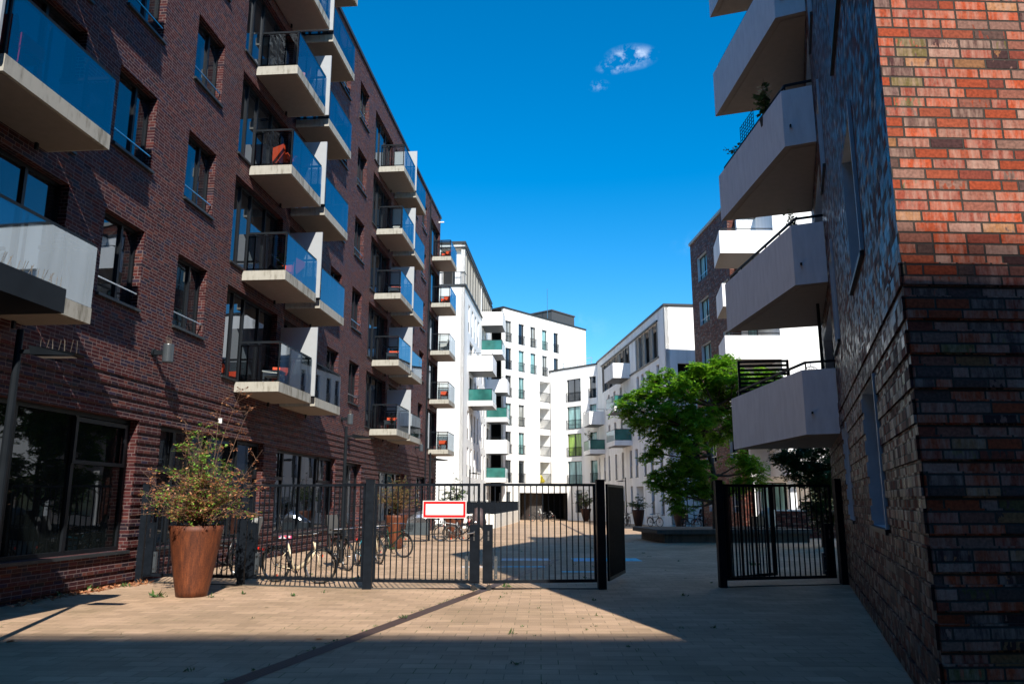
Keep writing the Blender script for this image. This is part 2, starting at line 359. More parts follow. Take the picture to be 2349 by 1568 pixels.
def paving():
    m, n, l, b = nt("concrete_pavers")
    M = lambda *a: math_node(n, l, *a)
    tc = n.new("ShaderNodeTexCoord")
    mp = n.new("ShaderNodeMapping"); mp.inputs['Rotation'].default_value = (0, 0, R(2)); l.new(tc.outputs['Object'], mp.inputs['Vector'])
    br = n.new("ShaderNodeTexBrick")
    br.inputs['Scale'].default_value = 1.0; br.inputs['Brick Width'].default_value = .36; br.inputs['Row Height'].default_value = .24
    br.inputs['Mortar Size'].default_value = .006; br.inputs['Mortar Smooth'].default_value = .3; br.offset = .5
    br.inputs['Color1'].default_value = (.0, .0, .0, 1); br.inputs['Color2'].default_value = (1, 1, 1, 1); br.inputs['Mortar'].default_value = (.5, .5, .5, 1)
    l.new(mp.outputs[0], br.inputs['Vector'])
    base = ramp(n, l, br.outputs['Color'], [(0.0, (.46, .315, .212)), (0.5, (.53, .362, .245)), (1.0, (.60, .41, .28))])
    nz = n.new("ShaderNodeTexNoise"); nz.inputs['Scale'].default_value = .45; nz.inputs['Detail'].default_value = 8; nz.inputs['Roughness'].default_value = .6
    l.new(tc.outputs['Object'], nz.inputs['Vector'])
    n2 = n.new("ShaderNodeTexNoise"); n2.inputs['Scale'].default_value = 160; n2.inputs['Detail'].default_value = 3; l.new(tc.outputs['Object'], n2.inputs['Vector'])
    mp3 = n.new("ShaderNodeMapping"); mp3.inputs['Scale'].default_value = (1.2, 8, 1); l.new(tc.outputs['Object'], mp3.inputs['Vector'])
    n3 = n.new("ShaderNodeTexNoise"); n3.inputs['Scale'].default_value = 1.0; n3.inputs['Detail'].default_value = 6; l.new(mp3.outputs[0], n3.inputs['Vector'])
    def mul(a, bsock, fac):
        x = n.new("ShaderNodeMixRGB"); x.blend_type = 'MULTIPLY'; x.inputs[0].default_value = fac
        l.new(a, x.inputs[1]); l.new(bsock, x.inputs[2]); return x.outputs[0]
    c = mul(base, ramp(n, l, nz.outputs['Fac'], [(0.3, (.58, .58, .50)), (0.62, (1.05, 1.03, 1.0))]), .8)
    c = mul(c, ramp(n, l, n2.outputs['Fac'], [(0.35, (.5, .5, .5)), (0.65, (1.2, 1.2, 1.2))]), .7)
    c = mul(c, ramp(n, l, n3.outputs['Fac'], [(0.3, (.8, .8, .78)), (0.7, (1.08, 1.08, 1.08))]), .7)
    # joints: sand, with moss in places
    nm = n.new("ShaderNodeTexNoise"); nm.inputs['Scale'].default_value = 1.6; nm.inputs['Detail'].default_value = 5; l.new(tc.outputs['Object'], nm.inputs['Vector'])
    jc = ramp(n, l, nm.outputs['Fac'], [(0.42, (.10, .075, .055)), (0.52, (.15, .12, .07)), (0.62, (.09, .11, .025))])
    # joints fade where sanded flush
    jm = M('MULTIPLY', br.outputs['Fac'], ramp(n, l, nm.outputs['Fac'], [(0.35, (.25, .25, .25)), (0.6, (1, 1, 1))]))
    x = n.new("ShaderNodeMixRGB"); l.new(jm, x.inputs[0]); l.new(c, x.inputs[1]); l.new(jc, x.inputs[2])
    # little pale specks
    vo = n.new("ShaderNodeTexVoronoi"); vo.inputs['Scale'].default_value = 2.2; l.new(tc.outputs['Object'], vo.inputs['Vector'])
    spk = M('LESS_THAN', vo.outputs['Distance'], 0.018)
    y = n.new("ShaderNodeMixRGB"); y.inputs[2].default_value = (.5, .47, .40, 1); l.new(M('MULTIPLY', spk, .8), y.inputs[0]); l.new(x.outputs[0], y.inputs[1])
    l.new(y.outputs[0], b.inputs['Base Color'])
    b.inputs['Roughness'].default_value = 0.82
    hg = M('SUBTRACT', M('MULTIPLY', n2.outputs['Fac'], .25), br.outputs['Fac'])
    bp = n.new("ShaderNodeBump"); bp.inputs['Strength'].default_value = 0.5; bp.inputs['Distance'].default_value = 0.006
    l.new(hg, bp.inputs['Height']); l.new(bp.outputs[0], b.inputs['Normal'])
    return m
M_PAVE = paving()
def grate():
    m, n, l, b = nt("drain_grate_steel")
    uv = n.new("ShaderNodeUVMap"); sp = n.new("ShaderNodeSeparateXYZ"); l.new(uv.outputs[0], sp.inputs[0])
    M = lambda *a: math_node(n, l, *a)
    a = M('GREATER_THAN', M('FRACT', M('MULTIPLY', sp.outputs[0], 22.0)), .42)
    bb = M('GREATER_THAN', M('FRACT', M('MULTIPLY', sp.outputs[1], 22.0)), .3)
    f = M('MULTIPLY', a, bb)
    mx = n.new("ShaderNodeMixRGB"); mx.inputs[1].default_value = (.10, .055, .04, 1); mx.inputs[2].default_value = (.02, .014, .012, 1)
    l.new(f, mx.inputs[0]); l.new(mx.outputs[0], b.inputs['Base Color']); b.inputs['Roughness'].default_value = .6
    return m
M_GRATE = grate()
def chalkmat(name, col):
    m, n, l, b = nt(name)
    tc = n.new("ShaderNodeTexCoord"); mp = n.new("ShaderNodeMapping"); mp.inputs['Scale'].default_value = (3, 26, 1)
    l.new(tc.outputs['Object'], mp.inputs['Vector'])
    nz = n.new("ShaderNodeTexNoise"); nz.inputs['Scale'].default_value = 1.4; nz.inputs['Detail'].default_value = 6; l.new(mp.outputs[0], nz.inputs['Vector'])
    b.inputs['Base Color'].default_value = (*col, 1); b.inputs['Roughness'].default_value = .95
    al = ramp(n, l, nz.outputs['Fac'], [(0.30, (.15, .15, .15)), (0.5, (.95, .95, .95))])
    l.new(al, b.inputs['Alpha'])
    return m
M_CHB = chalkmat("blue_chalk", (.16, .72, .95)); M_CHW = chalkmat("white_chalk", (.85, .87, .92)); M_CHP = chalkmat("pink_chalk", (.8, .5, .8))

# ------------------------------------------------------------------ mesh helpers
class MB:
    def __init__(s): s.v = []; s.f = []; s.uv = []; s.mi = []; s.r = None
    def face(s, pts, m=0, uv=None):
        i = len(s.v); s.v += [tuple(p) for p in pts]; s.f.append(tuple(range(i, i + len(pts)))); s.mi.append(m)
        if uv is None:
            a = Vector(pts[1]) - Vector(pts[0]); b = Vector(pts[2]) - Vector(pts[0]); nn = a.cross(b)
            if abs(nn.z) > 0.8 * nn.length: uv = [(p[0], p[1]) for p in pts]
            else: uv = [(p[0] + p[1], p[2]) for p in pts]
        s.uv += uv
    def box(s, x0, x1, y0, y1, z0, z1, m=0):
        if x0 > x1: x0, x1 = x1, x0
        if y0 > y1: y0, y1 = y1, y0
        if z0 > z1: z0, z1 = z1, z0
        f = s.face
        f([(x0, y0, z0), (x1, y0, z0), (x1, y0, z1), (x0, y0, z1)], m); f([(x1, y1, z0), (x0, y1, z0), (x0, y1, z1), (x1, y1, z1)], m)
        f([(x1, y0, z0), (x1, y1, z0), (x1, y1, z1), (x1, y0, z1)], m); f([(x0, y1, z0), (x0, y0, z0), (x0, y0, z1), (x0, y1, z1)], m)
        f([(x0, y0, z1), (x1, y0, z1), (x1, y1, z1), (x0, y1, z1)], m); f([(x0, y1, z0), (x1, y1, z0), (x1, y0, z0), (x0, y0, z0)], m)
    def bar(s, a, b, w, h=None, m=0):
        """square bar from a to b"""
        h = h or w
        a = Vector(a); b = Vector(b); d = (b - a); L = d.length
        if L < 1e-6: return
        d /= L; up = Vector((0, 0, 1)) if abs(d.z) < .95 else Vector((0, 1, 0))
        x = d.cross(up).normalized(); y = x.cross(d).normalized()
        c = [x * (w / 2) * i + y * (h / 2) * j for i, j in ((-1, -1), (1, -1), (1, 1), (-1, 1))]
        for k in range(4):
            p, q = c[k], c[(k + 1) % 4]
            s.face([a + p, a + q, b + q, b + p], m)
        s.face([a + c[3], a + c[2], a + c[1], a + c[0]], m); s.face([b + k for k in c], m)
    def tube(s, pts, r, n=8, m=0, cap=True):
        """pts list, r float or list"""
        pts = [Vector(p) for p in pts]
        rr = r if isinstance(r, (list, tuple)) else [r] * len(pts)
        rings = []
        up = None
        for i, p in enumerate(pts):
            d = (pts[min(i + 1, len(pts) - 1)] - pts[max(i - 1, 0)])
            if d.length < 1e-9: d = Vector((0, 0, 1))
            d.normalize()
            if up is None: up = Vector((0, 0, 1)) if abs(d.z) < .9 else Vector((1, 0, 0))
            x = d.cross(up)
            if x.length < 1e-4: x = d.cross(Vector((1, 0.3, 0)))
            x.normalize(); y = x.cross(d).normalized(); up = y
            rings.append([p + (x * math.cos(2 * math.pi * k / n) + y * math.sin(2 * math.pi * k / n)) * rr[i] for k in range(n)])
        base = len(s.v)
        for ring in rings: s.v += [tuple(q) for q in ring]
        for i in range(len(rings) - 1):
            for k in range(n):
                a = base + i * n + k; b = base + i * n + (k + 1) % n
                s.f.append((a, b, b + n, a + n)); s.mi.append(m); s.uv += [(k / n, i), ((k + 1) / n, i), ((k + 1) / n, i + 1), (k / n, i + 1)]
        if cap:
            s.f.append(tuple(base + k for k in range(n))[::-1]); s.mi.append(m); s.uv += [(0, 0)] * n
            s.f.append(tuple(base + (len(rings) - 1) * n + k for k in range(n))); s.mi.append(m); s.uv += [(0, 0)] * n
    def ring(s, c, R_, r, axis='y', n=28, k=6, m=0, arc=(0, 2 * math.pi)):
        full = abs(arc[1] - arc[0] - 2 * math.pi) < 1e-6
        pts = []
        for i in range(n + 1):
            t = arc[0] + (arc[1] - arc[0]) * i / n
            if axis == 'y': pts.append((c[0] + R_ * math.cos(t), c[1], c[2] + R_ * math.sin(t)))
            elif axis == 'z': pts.append((c[0] + R_ * math.cos(t), c[1] + R_ * math.sin(t), c[2]))
            else: pts.append((c[0], c[1] + R_ * math.cos(t), c[2] + R_ * math.sin(t)))
        s.tube(pts, r, k, m, cap=not full)
    def lathe(s, prof, n=32, c=(0, 0), m=0, cap_top=False, cap_bot=True):
        base = len(s.v)
        for (r, z) in prof:
            for k in range(n):
                t = 2 * math.pi * k / n; s.v.append((c[0] + r * math.cos(t), c[1] + r * math.sin(t), z))
        for i in range(len(prof) - 1):
            for k in range(n):
                a = base + i * n + k; b = base + i * n + (k + 1) % n
                s.f.append((a, b, b + n, a + n)); s.mi.append(m); s.uv += [(k / n, prof[i][1]), ((k + 1) / n, prof[i][1]), ((k + 1) / n, prof[i + 1][1]), (k / n, prof[i + 1][1])]
        if cap_bot: s.f.append(tuple(base + k for k in range(n))[::-1]); s.mi.append(m); s.uv += [(0, 0)] * n
        if cap_top: s.f.append(tuple(base + (len(prof) - 1) * n + k for k in range(n))); s.mi.append(m); s.uv += [(0, 0)] * n
    def prism(s, poly, z0, z1, m=0, mt=None):
        n = len(poly); mt = m if mt is None else mt
        for i in range(n):
            a, b = poly[i], poly[(i + 1) % n]
            L = math.hypot(b[0] - a[0], b[1] - a[1])
            s.face([(a[0], a[1], z0), (b[0], b[1], z0), (b[0], b[1], z1), (a[0], a[1], z1)], m, [(0, z0), (L, z0), (L, z1), (0, z1)])
        s.face([(p[0], p[1], z1) for p in poly], m); s.face([(p[0], p[1], z0) for p in reversed(poly)], mt)
    def build(s, name, mats, parent=None, loc=None, smooth=False):
        me = bpy.data.meshes.new(name)
        me.from_pydata(s.v, [], s.f)
        if not isinstance(mats, (list, tuple)): mats = [mats]
        for m in mats: me.materials.append(m)
        me.polygons.foreach_set('material_index', s.mi)
        ul = me.uv_layers.new(name="UVMap")
        flat = [c for u in s.uv for c in u]
        ul.data.foreach_set('uv', flat)
        if s.r is not None:
            at = me.attributes.new('rnd', 'FLOAT', 'FACE'); at.data.foreach_set('value', s.r)
        if smooth: me.polygons.foreach_set('use_smooth', [True] * len(me.polygons))
        me.update()
        return obj(name, me, parent, loc)

def obj(name, me, parent=None, loc=None):
    o = bpy.data.objects.new(name, me); COL.objects.link(o)
    if parent: o.parent = parent
    if loc: o.location = loc
    return o
def tag(o, label=None, cat=None, group=None, kind=None):
    if label: o['label'] = label
    if cat: o['category'] = cat
    if group: o['group'] = group
    if kind: o['kind'] = kind
    return o
def thing(name, label, cat, loc=(0, 0, 0), rz=0, group=None):
    o = bpy.data.objects.new(name, None); COL.objects.link(o)
    o.location = loc; o.rotation_euler = (0, 0, rz); o.empty_display_size = .3
    return tag(o, label, cat, group)
def copy_tree(o, parent=None):
    c = o.copy(); COL.objects.link(c)
    if parent: c.parent = parent
    for ch in KIDS(o): copy_tree(ch, c)
    return c
def KIDS(o): return [x for x in bpy.data.objects if x.parent == o]
def lab(o, label):
    o['label'] = label; return o
def gz(Y): return 0.0 if Y < 35 else -.35 * (min(Y, 82) - 35) / 45

def building(name, label, p, az, z=0):
    """local x runs along the facade to the right seen from outside, y into the wall"""
    return thing(name, label, 'building', (p[0], p[1], z), R(90 - az))

def wall(mb, u0, u1, z0, z1, ops=(), relief=(), reveal=0.25, mr=1, thick=.3, rspan=None):
    """facade sheet with real openings, reveals and projecting courses"""
    xs = {u0, u1}; zs = {z0, z1}
    for o in ops:
        xs |= {max(u0, min(u1, o[0])), max(u0, min(u1, o[1]))}; zs |= {max(z0, min(z1, o[2])), max(z0, min(z1, o[3]))}
    for a, b, d in relief: zs |= {a, b}
    xs = sorted(xs); zs = sorted(z for z in zs if z0 <= z <= z1)
    def val(i, k):
        if i < 0 or k < 0 or i >= len(xs) - 1 or k >= len(zs) - 1: return ('e', thick)
        cx = (xs[i] + xs[i + 1]) / 2; cz = (zs[k] + zs[k + 1]) / 2
        for o in ops:
            if o[0] < cx < o[1] and o[2] < cz < o[3]: return ('o', o[4] if len(o) > 4 else reveal)
        for a, b, d in relief:
            if a < cz < b: return ('w', -d)
        return ('w', 0.0)
    for i in range(len(xs) - 1):
        for k in range(len(zs) - 1):
            t, d = val(i, k); x0, x1, a, b = xs[i], xs[i + 1], zs[k], zs[k + 1]
            if t == 'w': mb.face([(x0, d, a), (x1, d, a), (x1, d, b), (x0, d, b)], 0)
            for di, dk in ((1, 0), (0, 1)):
                t2, d2 = val(i + di, k + dk)
                if abs(d2 - d) > 1e-6 and not (t != 'w' and t2 != 'w'):
                    mm = mr if ('o' in (t, t2)) else 0
                    if di: mb.face([(x1, d, a), (x1, d2, a), (x1, d2, b), (x1, d, b)], mm)
                    else: mb.face([(x0, d, b), (x1, d, b), (x1, d2, b), (x0, d2, b)], mm)
            for di, dk in ((-1, 0), (0, -1)):
                t2, d2 = val(i + di, k + dk)
                if t2 == 'e' and t == 'w':
                    if di: mb.face([(x0, d, a), (x0, d2, a), (x0, d2, b), (x0, d, b)], 0)
                    else: mb.face([(x0, d, a), (x1, d, a), (x1, d2, a), (x0, d2, a)], 0)

WCACHE = {}
def window(parent, x0, x1, z0, z1, y, mull=(), pm=P_DARK, fw=.06, rail=None, sill=None, trans=None, railm=M_METAL, name='window'):
    """frame > pane, sill, railing ; mull: fractions, trans: height fraction of a transom"""
    w = round(x1 - x0, 3); h = round(z1 - z0, 3)
    key = (w, h, tuple(mull), pm.name, fw, rail, sill, trans)
    if key in WCACHE:
        o = copy_tree(WCACHE[key], parent); o.location = (x0, y, z0); return o
    mb = MB(); d = .07; e = .004
    mb.box(0, w, 0, d, 0, fw); mb.box(0, w, 0, d, h - fw, h)
    mb.box(0, fw, 0, d, fw, h - fw); mb.box(w - fw, w, 0, d, fw, h - fw)
    for f in mull: mb.box(f * w - fw * .6, f * w + fw * .6, -.003, d, fw, h - fw)
    if trans: mb.box(fw, w - fw, -.006, d, trans * h - fw * .6, trans * h + fw * .6)
    o = mb.build(name, M_FRAME, parent, (x0, y, z0))
    p = MB(); p.face([(fw, .045, fw), (w - fw, .045, fw), (w - fw, .045, h - fw), (fw, .045, h - fw)]); p.build('pane', pm, o)
    if sill:
        s = MB(); s.box(-.03, w + .03, -y - sill, -.002, -.06, -.003); s.build('sill', M_ROOF, o)
    if rail == 'bar':
        s = MB(); s.bar((.02, -y + .04, .33), (w - .02, -y + .04, .33), .026); s.build('railing', M_STEEL, o)
    elif rail == 'french':
        s = MB(); s.bar((-.06, -y - .06, 1.0), (w + .06, -y - .06, 1.0), .035, .05); s.bar((-.06, -y - .06, .06), (w + .06, -y - .06, .06), .03, .04)
        k = max(5, int(w / .12))
        for i in range(k + 1):
            xx = -.04 + (w + .08) * i / k; s.bar((xx, -y - .06, .08), (xx, -y - .06, .98), .022)
        for xx in (-.05, w + .05):
            s.bar((xx, -y - .05, .9), (xx, -y + .02, .9), .03); s.bar((xx, -y - .05, .15), (xx, -y + .02, .15), .03)
        s.build('railing', railm, o)
    elif rail == 'panel':
        s = MB(); s.box(.01, w - .01, -.1, -.07, .02, 1.0)
        s.build('railing', M_LOUVD, o)
    WCACHE[key] = o
    return o

def offset_poly(pts, t):
    """inner offset of an open polyline (left side) with mitres"""
    out = []
    for i, p in enumerate(pts):
        ns = []
        for a, b in ((i - 1, i), (i, i + 1)):
            if a < 0 or b >= len(pts): continue
            dx, dy = pts[b][0] - pts[a][0], pts[b][1] - pts[a][1]; L = math.hypot(dx, dy); ns.append((-dy / L, dx / L))
        if len(ns) == 1: out.append((p[0] + ns[0][0] * t, p[1] + ns[0][1] * t))
        else:
            sx, sy = ns[0][0] + ns[1][0], ns[0][1] + ns[1][1]; k = 2 * t / (sx * sx + sy * sy) 
            out.append((p[0] + sx * k, p[1] + sy * k))
    return out
def parapet(mb, pts, t, z0, z1, m=0):
    q = offset_poly(pts, t)
    for i in range(len(pts) - 1):
        a, b, c, d = pts[i], pts[i + 1], q[i + 1], q[i]
        mb.face([(*a, z0), (*b, z0), (*b, z1), (*a, z1)], m); mb.face([(*c, z0), (*d, z0), (*d, z1), (*c, z1)], m)
        mb.face([(*a, z1), (*b, z1), (*c, z1), (*d, z1)], m); mb.face([(*d, z0), (*c, z0), (*b, z0), (*a, z0)], m)
    for k in (0, -1): mb.face([(*pts[k], z0), (*q[k], z0), (*q[k], z1), (*pts[k], z1)], m)

# ------------------------------------------------------------------ ground
g = MB()
ys = [-40, 0, 12, 35, 45, 55, 65, 75, 82, 160, 900]
xs_ = [-400, -40, -15, 0, 15, 40, 400]
for i in range(len(xs_) - 1):
    for k in range(len(ys) - 1):
        x0, x1, y0, y1 = xs_[i], xs_[i + 1], ys[k], ys[k + 1]
        g.face([(x0, y0, gz(y0)), (x1, y0, gz(y0)), (x1, y1, gz(y1)), (x0, y1, gz(y1))])
tag(g.build('ground', M_PAVE), kind='structure')

# drain channels and chalk, thin sheets a few millimetres above
def strip(a, b, w, z=.004, n=12):
    mb = MB(); d = Vector((b[0] - a[0], b[1] - a[1])); L = d.length; d /= L; nx, ny = -d.y * w / 2, d.x * w / 2
    for i in range(n):
        p = (a[0] + d.x * L * i / n, a[1] + d.y * L * i / n); q = (a[0] + d.x * L * (i + 1) / n, a[1] + d.y * L * (i + 1) / n)
        zp, zq = gz(p[1]) + z, gz(q[1]) + z
        mb.face([(p[0] - nx, p[1] - ny, zp), (q[0] - nx, q[1] - ny, zq), (q[0] + nx, q[1] + ny, zq), (p[0] + nx, p[1] + ny, zp)], 0,
                [(0, L * i / n), (0, L * (i + 1) / n), (w, L * (i + 1) / n), (w, L * i / n)])
    return mb
tag(strip((-3.05, 6.0), (-.52, 15.7), .21).build('drain_channel', M_GRATE), 'brown steel drain grate running across the forecourt to the gate', 'drain')
tag(strip((-.45, 16.0), (1.35, 23.8), .2).build('drain_channel', M_GRATE), 'dark drain grate in the yard just behind the closed gate', 'drain')
tag(strip((3.7, 37.5), (4.55, 76.0), .2, n=30).build('drain_channel', M_GRATE), 'thin drain line far back in the yard near the dark entrance', 'drain')
def patch(x0, x1, y0, y1, m, label, z=.005):
    mb = MB(); mb.face([(x0, y0, z), (x1, y0, z), (x1, y1, z), (x0, y1, z)]); tag(mb.build('chalk_drawing', m), label, 'chalk mark', 'chalk drawings on the yard paving')
patch(1.2, 2.28, 19.45, 19.72, M_CHB, 'bright blue chalk bar on the paving, nearest the fence')
patch(1.75, 3.7, 23.0, 24.2, M_CHB, 'wide pale blue chalk block behind the blue bar')
patch(1.8, 2.6, 23.35, 23.6, M_CHP, 'pink chalk streak inside the wide blue block', .009)
patch(-.2, .85, 20.9, 21.25, M_CHB, 'blue chalk streak just right of the gate lock')
patch(-1.3, -.15, 20.9, 21.15, M_CHW, 'white chalk streak just left of the gate lock')
patch(-.3, 1.1, 23.2, 24.1, M_CHW, 'smudged white chalk scribble behind the blue streak', .006)

# ------------------------------------------------------------------ left brick building
PA = (-7.87, 17.1); AZA = 4.7
LB = building('brick_building', 'long dark red brick apartment block with glass balconies along the left side', PA, AZA)
FL = [4.56 + 3.13 * k for k in range(5)]
ops = []; wins = []
for k in range(6):
    zb, zt = (5.64 + 3.13 * k, 7.37 + 3.13 * k)
    if zt > 20.5: continue
    for kk in (-1, 0, 1, 2):
        b = 14.1 * kk
        for a, c in ((.54, 2.0), (11.72, 13.17)):
            if b + c > 34 or b + a < -15: continue
            ops.append((b + a, b + c, zb, zt)); wins.append((b + a, b + c, zb, zt, 'w'))
    for kk in (-1, 0, 1, 2):
        b = 14.1 * kk
        for a, c in ((3.2, 6.75), (7.35, 10.6)):
            if b + a > 34 or b + c > 36: continue
            ops.append((b + a, b + c, 4.9 + 3.13 * k, zt)); wins.append((b + a, b + c, 4.9 + 3.13 * k, zt, 'b'))
gops = [(-8.6, -.5, .68, 3.33), (.4, 6.3, .68, 3.33), (7.35, 13.35, .68, 3.26), (14.4, 17.0, .08, 3.22), (28.8, 31.9, .68, 3.1), (32.75, 34.2, .08, 3.1), (20.0, 25.5, .68, 3.1)]
ops += gops
rel = [(z, z + .143, .028) for z in [0.08 + .215 * i for i in range(20)]]
mb = MB(); wall(mb, -22, 35.1, -.4, 21.0, ops, rel, reveal=.24, mr=0)
mb.face([(35.1, .3, -.4), (35.1, 13, -.4), (35.1, 13, 21), (35.1, .3, 21)]); mb.face([(-22, 13, -.4), (-22, .3, -.4), (-22, .3, 21), (-22, 13, 21)])
mb.face([(-22, 13, -.4), (35.1, 13, -.4), (35.1, 13, 21), (-22, 13, 21)])
mb.build('wall', M_LB, LB)
r = MB(); r.box(-22.1, 35.18, -.07, 13.1, 21.0, 21.16); r.build('roof', M_ROOF, LB)
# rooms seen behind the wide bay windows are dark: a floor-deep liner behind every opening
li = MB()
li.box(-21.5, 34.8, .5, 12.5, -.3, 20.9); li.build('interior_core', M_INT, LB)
panes = [P_DARK, P_DARK, P_DARK, P_CURT]
rnd = random.Random(3)
for (a, c, zb, zt, t) in wins:
    if t == 'w': window(LB, a, c, zb, zt, .17, mull=(.62,), pm=P_DARK, rail='bar', sill=.07)
    else:
        window(LB, a, c, zb, zt, .17, mull=(.22, .42, .72), pm=P_DARK, trans=None, sill=.05)
for (a, c, zb, zt) in gops:
    if c - a > 7: window(LB, a, c, zb, zt, .17, mull=(.35, .575, .78), pm=P_SHOP, fw=.08, sill=.07)
    elif c - a > 4: window(LB, a, c, zb, zt, .17, mull=(.17, .45, .72), pm=P_DARK, fw=.08, sill=.07)
    else: window(LB, a, c, zb, zt, .17, mull=(.5,), pm=P_DARK, fw=.09, trans=.72)
# the transom lights of the near shop window: two hopper casements
hop = MB()
hop.box(-2.35, -.62, .13, .17, 2.35, 2.42); hop.box(-2.35, -2.27, .13, .17, 2.42, 3.22); hop.box(-.72, -.62, .13, .17, 2.42, 3.22); hop.box(-2.27, -.72, .13, .17, 3.14, 3.22)
hop.build('hopper_casement', M_FRAME, LB)

for (a, c) in ((.4, 6.3), (7.35, 13.35)):
    L = c - a; top = 3.30 if a < 1 else 3.23
    for f0, f1 in ((.0, .17), (.72, 1.0)):
        x0, x1 = a + L * f0 + .09, a + L * f1 - .09
        hop = MB(); hop.box(x0, x1, .125, .166, 2.32, 2.42); hop.box(x0, x0 + .07, .125, .166, 2.42, top - .07); hop.box(x1 - .07, x1, .125, .166, 2.42, top - .07); hop.box(x0, x1, .125, .166, top - .07, top); hop.build('hopper_casement', M_FRAME, LB)
m = MB(); m.box(34.2, 34.26, -.10, -.03, 20.4, 20.5); m.bar((34.23, -.1, 20.45), (34.23, -.4, 20.45), .07); m.build('roof_sensor', M_WHITEP, LB)
for u in (10.98, 25.4, 31.0):
    m = MB(); m.tube([(u, -.09, .1), (u, -.09, 20.9)], .04, 8)
    if u > 30: m.build('downpipe', M_METAL, LB)
# balconies: one built, the rest copied
def lb_balcony(parent, u, z, deep, second):
    s = MB(); s.box(0, 2.6, -deep, -.01, 0, .27); o = s.build('balcony', M_CONC, parent, (u, 0, z))
    e = MB(); e.box(.06, 2.54, -deep + .06, -.03, -.012, -.002); e.build('soffit', M_SOFFIT, o)
    rl = MB(); h0, h1 = .30, 1.36; y0 = -deep + .05
    rl.bar((.03, -.1, h1), (.03, y0, h1), .05, .06); rl.bar((.03, y0, h1), (2.57, y0, h1), .06, .05); rl.bar((2.57, y0, h1), (2.57, -.1, h1), .05, .06)
    rl.bar((.03, -.1, h1 - .10), (.03, y0, h1 - .10), .025, .03)
    rl.bar((.03, -.1, h0 + .02), (.03, y0, h0 + .02), .04, .03); rl.bar((.03, y0, h0 - .01), (2.57, y0, h0 - .01), .04, .03)
    for yy in (-.12, -.32, -.62, y0): rl.bar((.03, yy, h0 - .03), (.03, yy, h1), .04)
    for xx in (1.0, 1.95, 2.57): rl.bar((xx, y0 + .07, h0 - .03), (xx, y0 + .07, h1), .035)
    rl.build('railing', M_METAL, o)
    gf = MB(); gf.face([(.06, y0 - .035, h0 - .02), (2.6, y0 - .035, h0 - .02), (2.6, y0 - .035, h1 - .03), (.06, y0 - .035, h1 - .03)]); gf.build('glass_panel', G_CLEAR, o)
    gs = MB(); gs.face([(.0, -.12, h0), (.0, y0, h0), (.0, y0, h1 - .06), (.0, -.12, h1 - .06)]); gs.build('side_glass', G_SIDE, o)
    gs = MB(); gs.face([(2.6, -.08, h0), (2.6, y0, h0), (2.6, y0, h1 - .06), (2.6, -.08, h1 - .06)]); gs.build('side_glass', G_CLEAR, o)
    if second:
        dv = MB(); dv.box(-.24, -.19, -deep - .05, -.02, .28, 2.45); dv.build('divider', M_DIV, o)
    br = MB(); br.bar((2.2, -.1, -.02), (2.2, -.1, -.14), .05); br.build('bracket', M_METAL, o)
    return o
p1 = p2 = None
for kk in (-1, 0, 1, 2):
    for k in range(6):
        z = 4.56 + 3.13 * k
        if k == 5 and kk > 0: continue
        if kk > 0 and k > 4: continue
        for sec in (0, 1):
            if kk == 2 and sec: continue
            if kk == -1 and not sec and k > 3: pass
            u = 14.1 * kk + (7.3 if sec else 4.0)
            src = p2 if sec else p1
            if src is None:
                o = lb_balcony(LB, u, z, 1.15 if sec else 1.25, sec)
                if sec: p2 = o
                else: p1 = o
            else:
                o = copy_tree(src, LB); o.location = (u, 0, z)

def A(u, off, z):
    a = R(AZA); return (PA[0] + math.sin(a) * u + math.cos(a) * off, PA[1] + math.cos(a) * u - math.sin(a) * off, z)
def wall_lamp(u, z, label):
    x, y, zz = A(u, 0, z)
    t = thing('wall_lamp', label, 'lamp', (x, y, zz), R(90 - AZA), 'round wall lamps on the left building')
    m = MB(); m.tube([(0, 0, 0), (0, -.05, 0)], .09, 16); m.box(-.04, .04, -.24, -.05, -.05, .05); m.build('bracket', M_METAL, t)
    b = MB(); b.lathe([(.11, -.22), (.115, -.2), (.115, .16), (.11, .18)], 24, (0, -.35), cap_top=True); b.build('shade', plain_lamp, t, smooth=False)
    sp = MB()
    for i in range(7): sp.bar((-.08 + .026 * i, -.36 + .03 * (i % 2), .18), (-.09 + .03 * i, -.36 + .05 * (i % 2), .34), .004)
    sp.build('spike', M_SPIKE, t)
plain_lamp = plain("lamp_grey_paint", (.05, .06, .07), rough=.35, var=.05)
wall_lamp(-.17, 4.85, 'grey round wall lamp on the brick between the two nearest window columns')
wall_lamp(13.9, 4.85, 'grey round wall lamp beside the first balcony stack, above a lamp post')
wall_lamp(28.3, 4.7, 'small far grey wall lamp under the second balcony stack')

# canopy over the entrance at the far left
x, y, _ = A(-7.05, 0, 0)
cn = thing('entrance_canopy', 'dark metal entrance canopy jutting from the left brick wall', 'canopy', (x, y, 4.03), R(90 - AZA))
m = MB(); m.box(-7, 0, -2.67, -.03, 0, .32); m.build('fascia', M_METAL, cn)
m = MB()
for i in range(60): m.bar((-.03 - i * .06, -2.6 + .02 * (i % 3), .32), (-.05 - i * .06 + .04 * math.sin(i * 2.1), -2.62 + .05 * math.sin(i), .47), .004)
m.build('spike', M_SPIKE, cn)

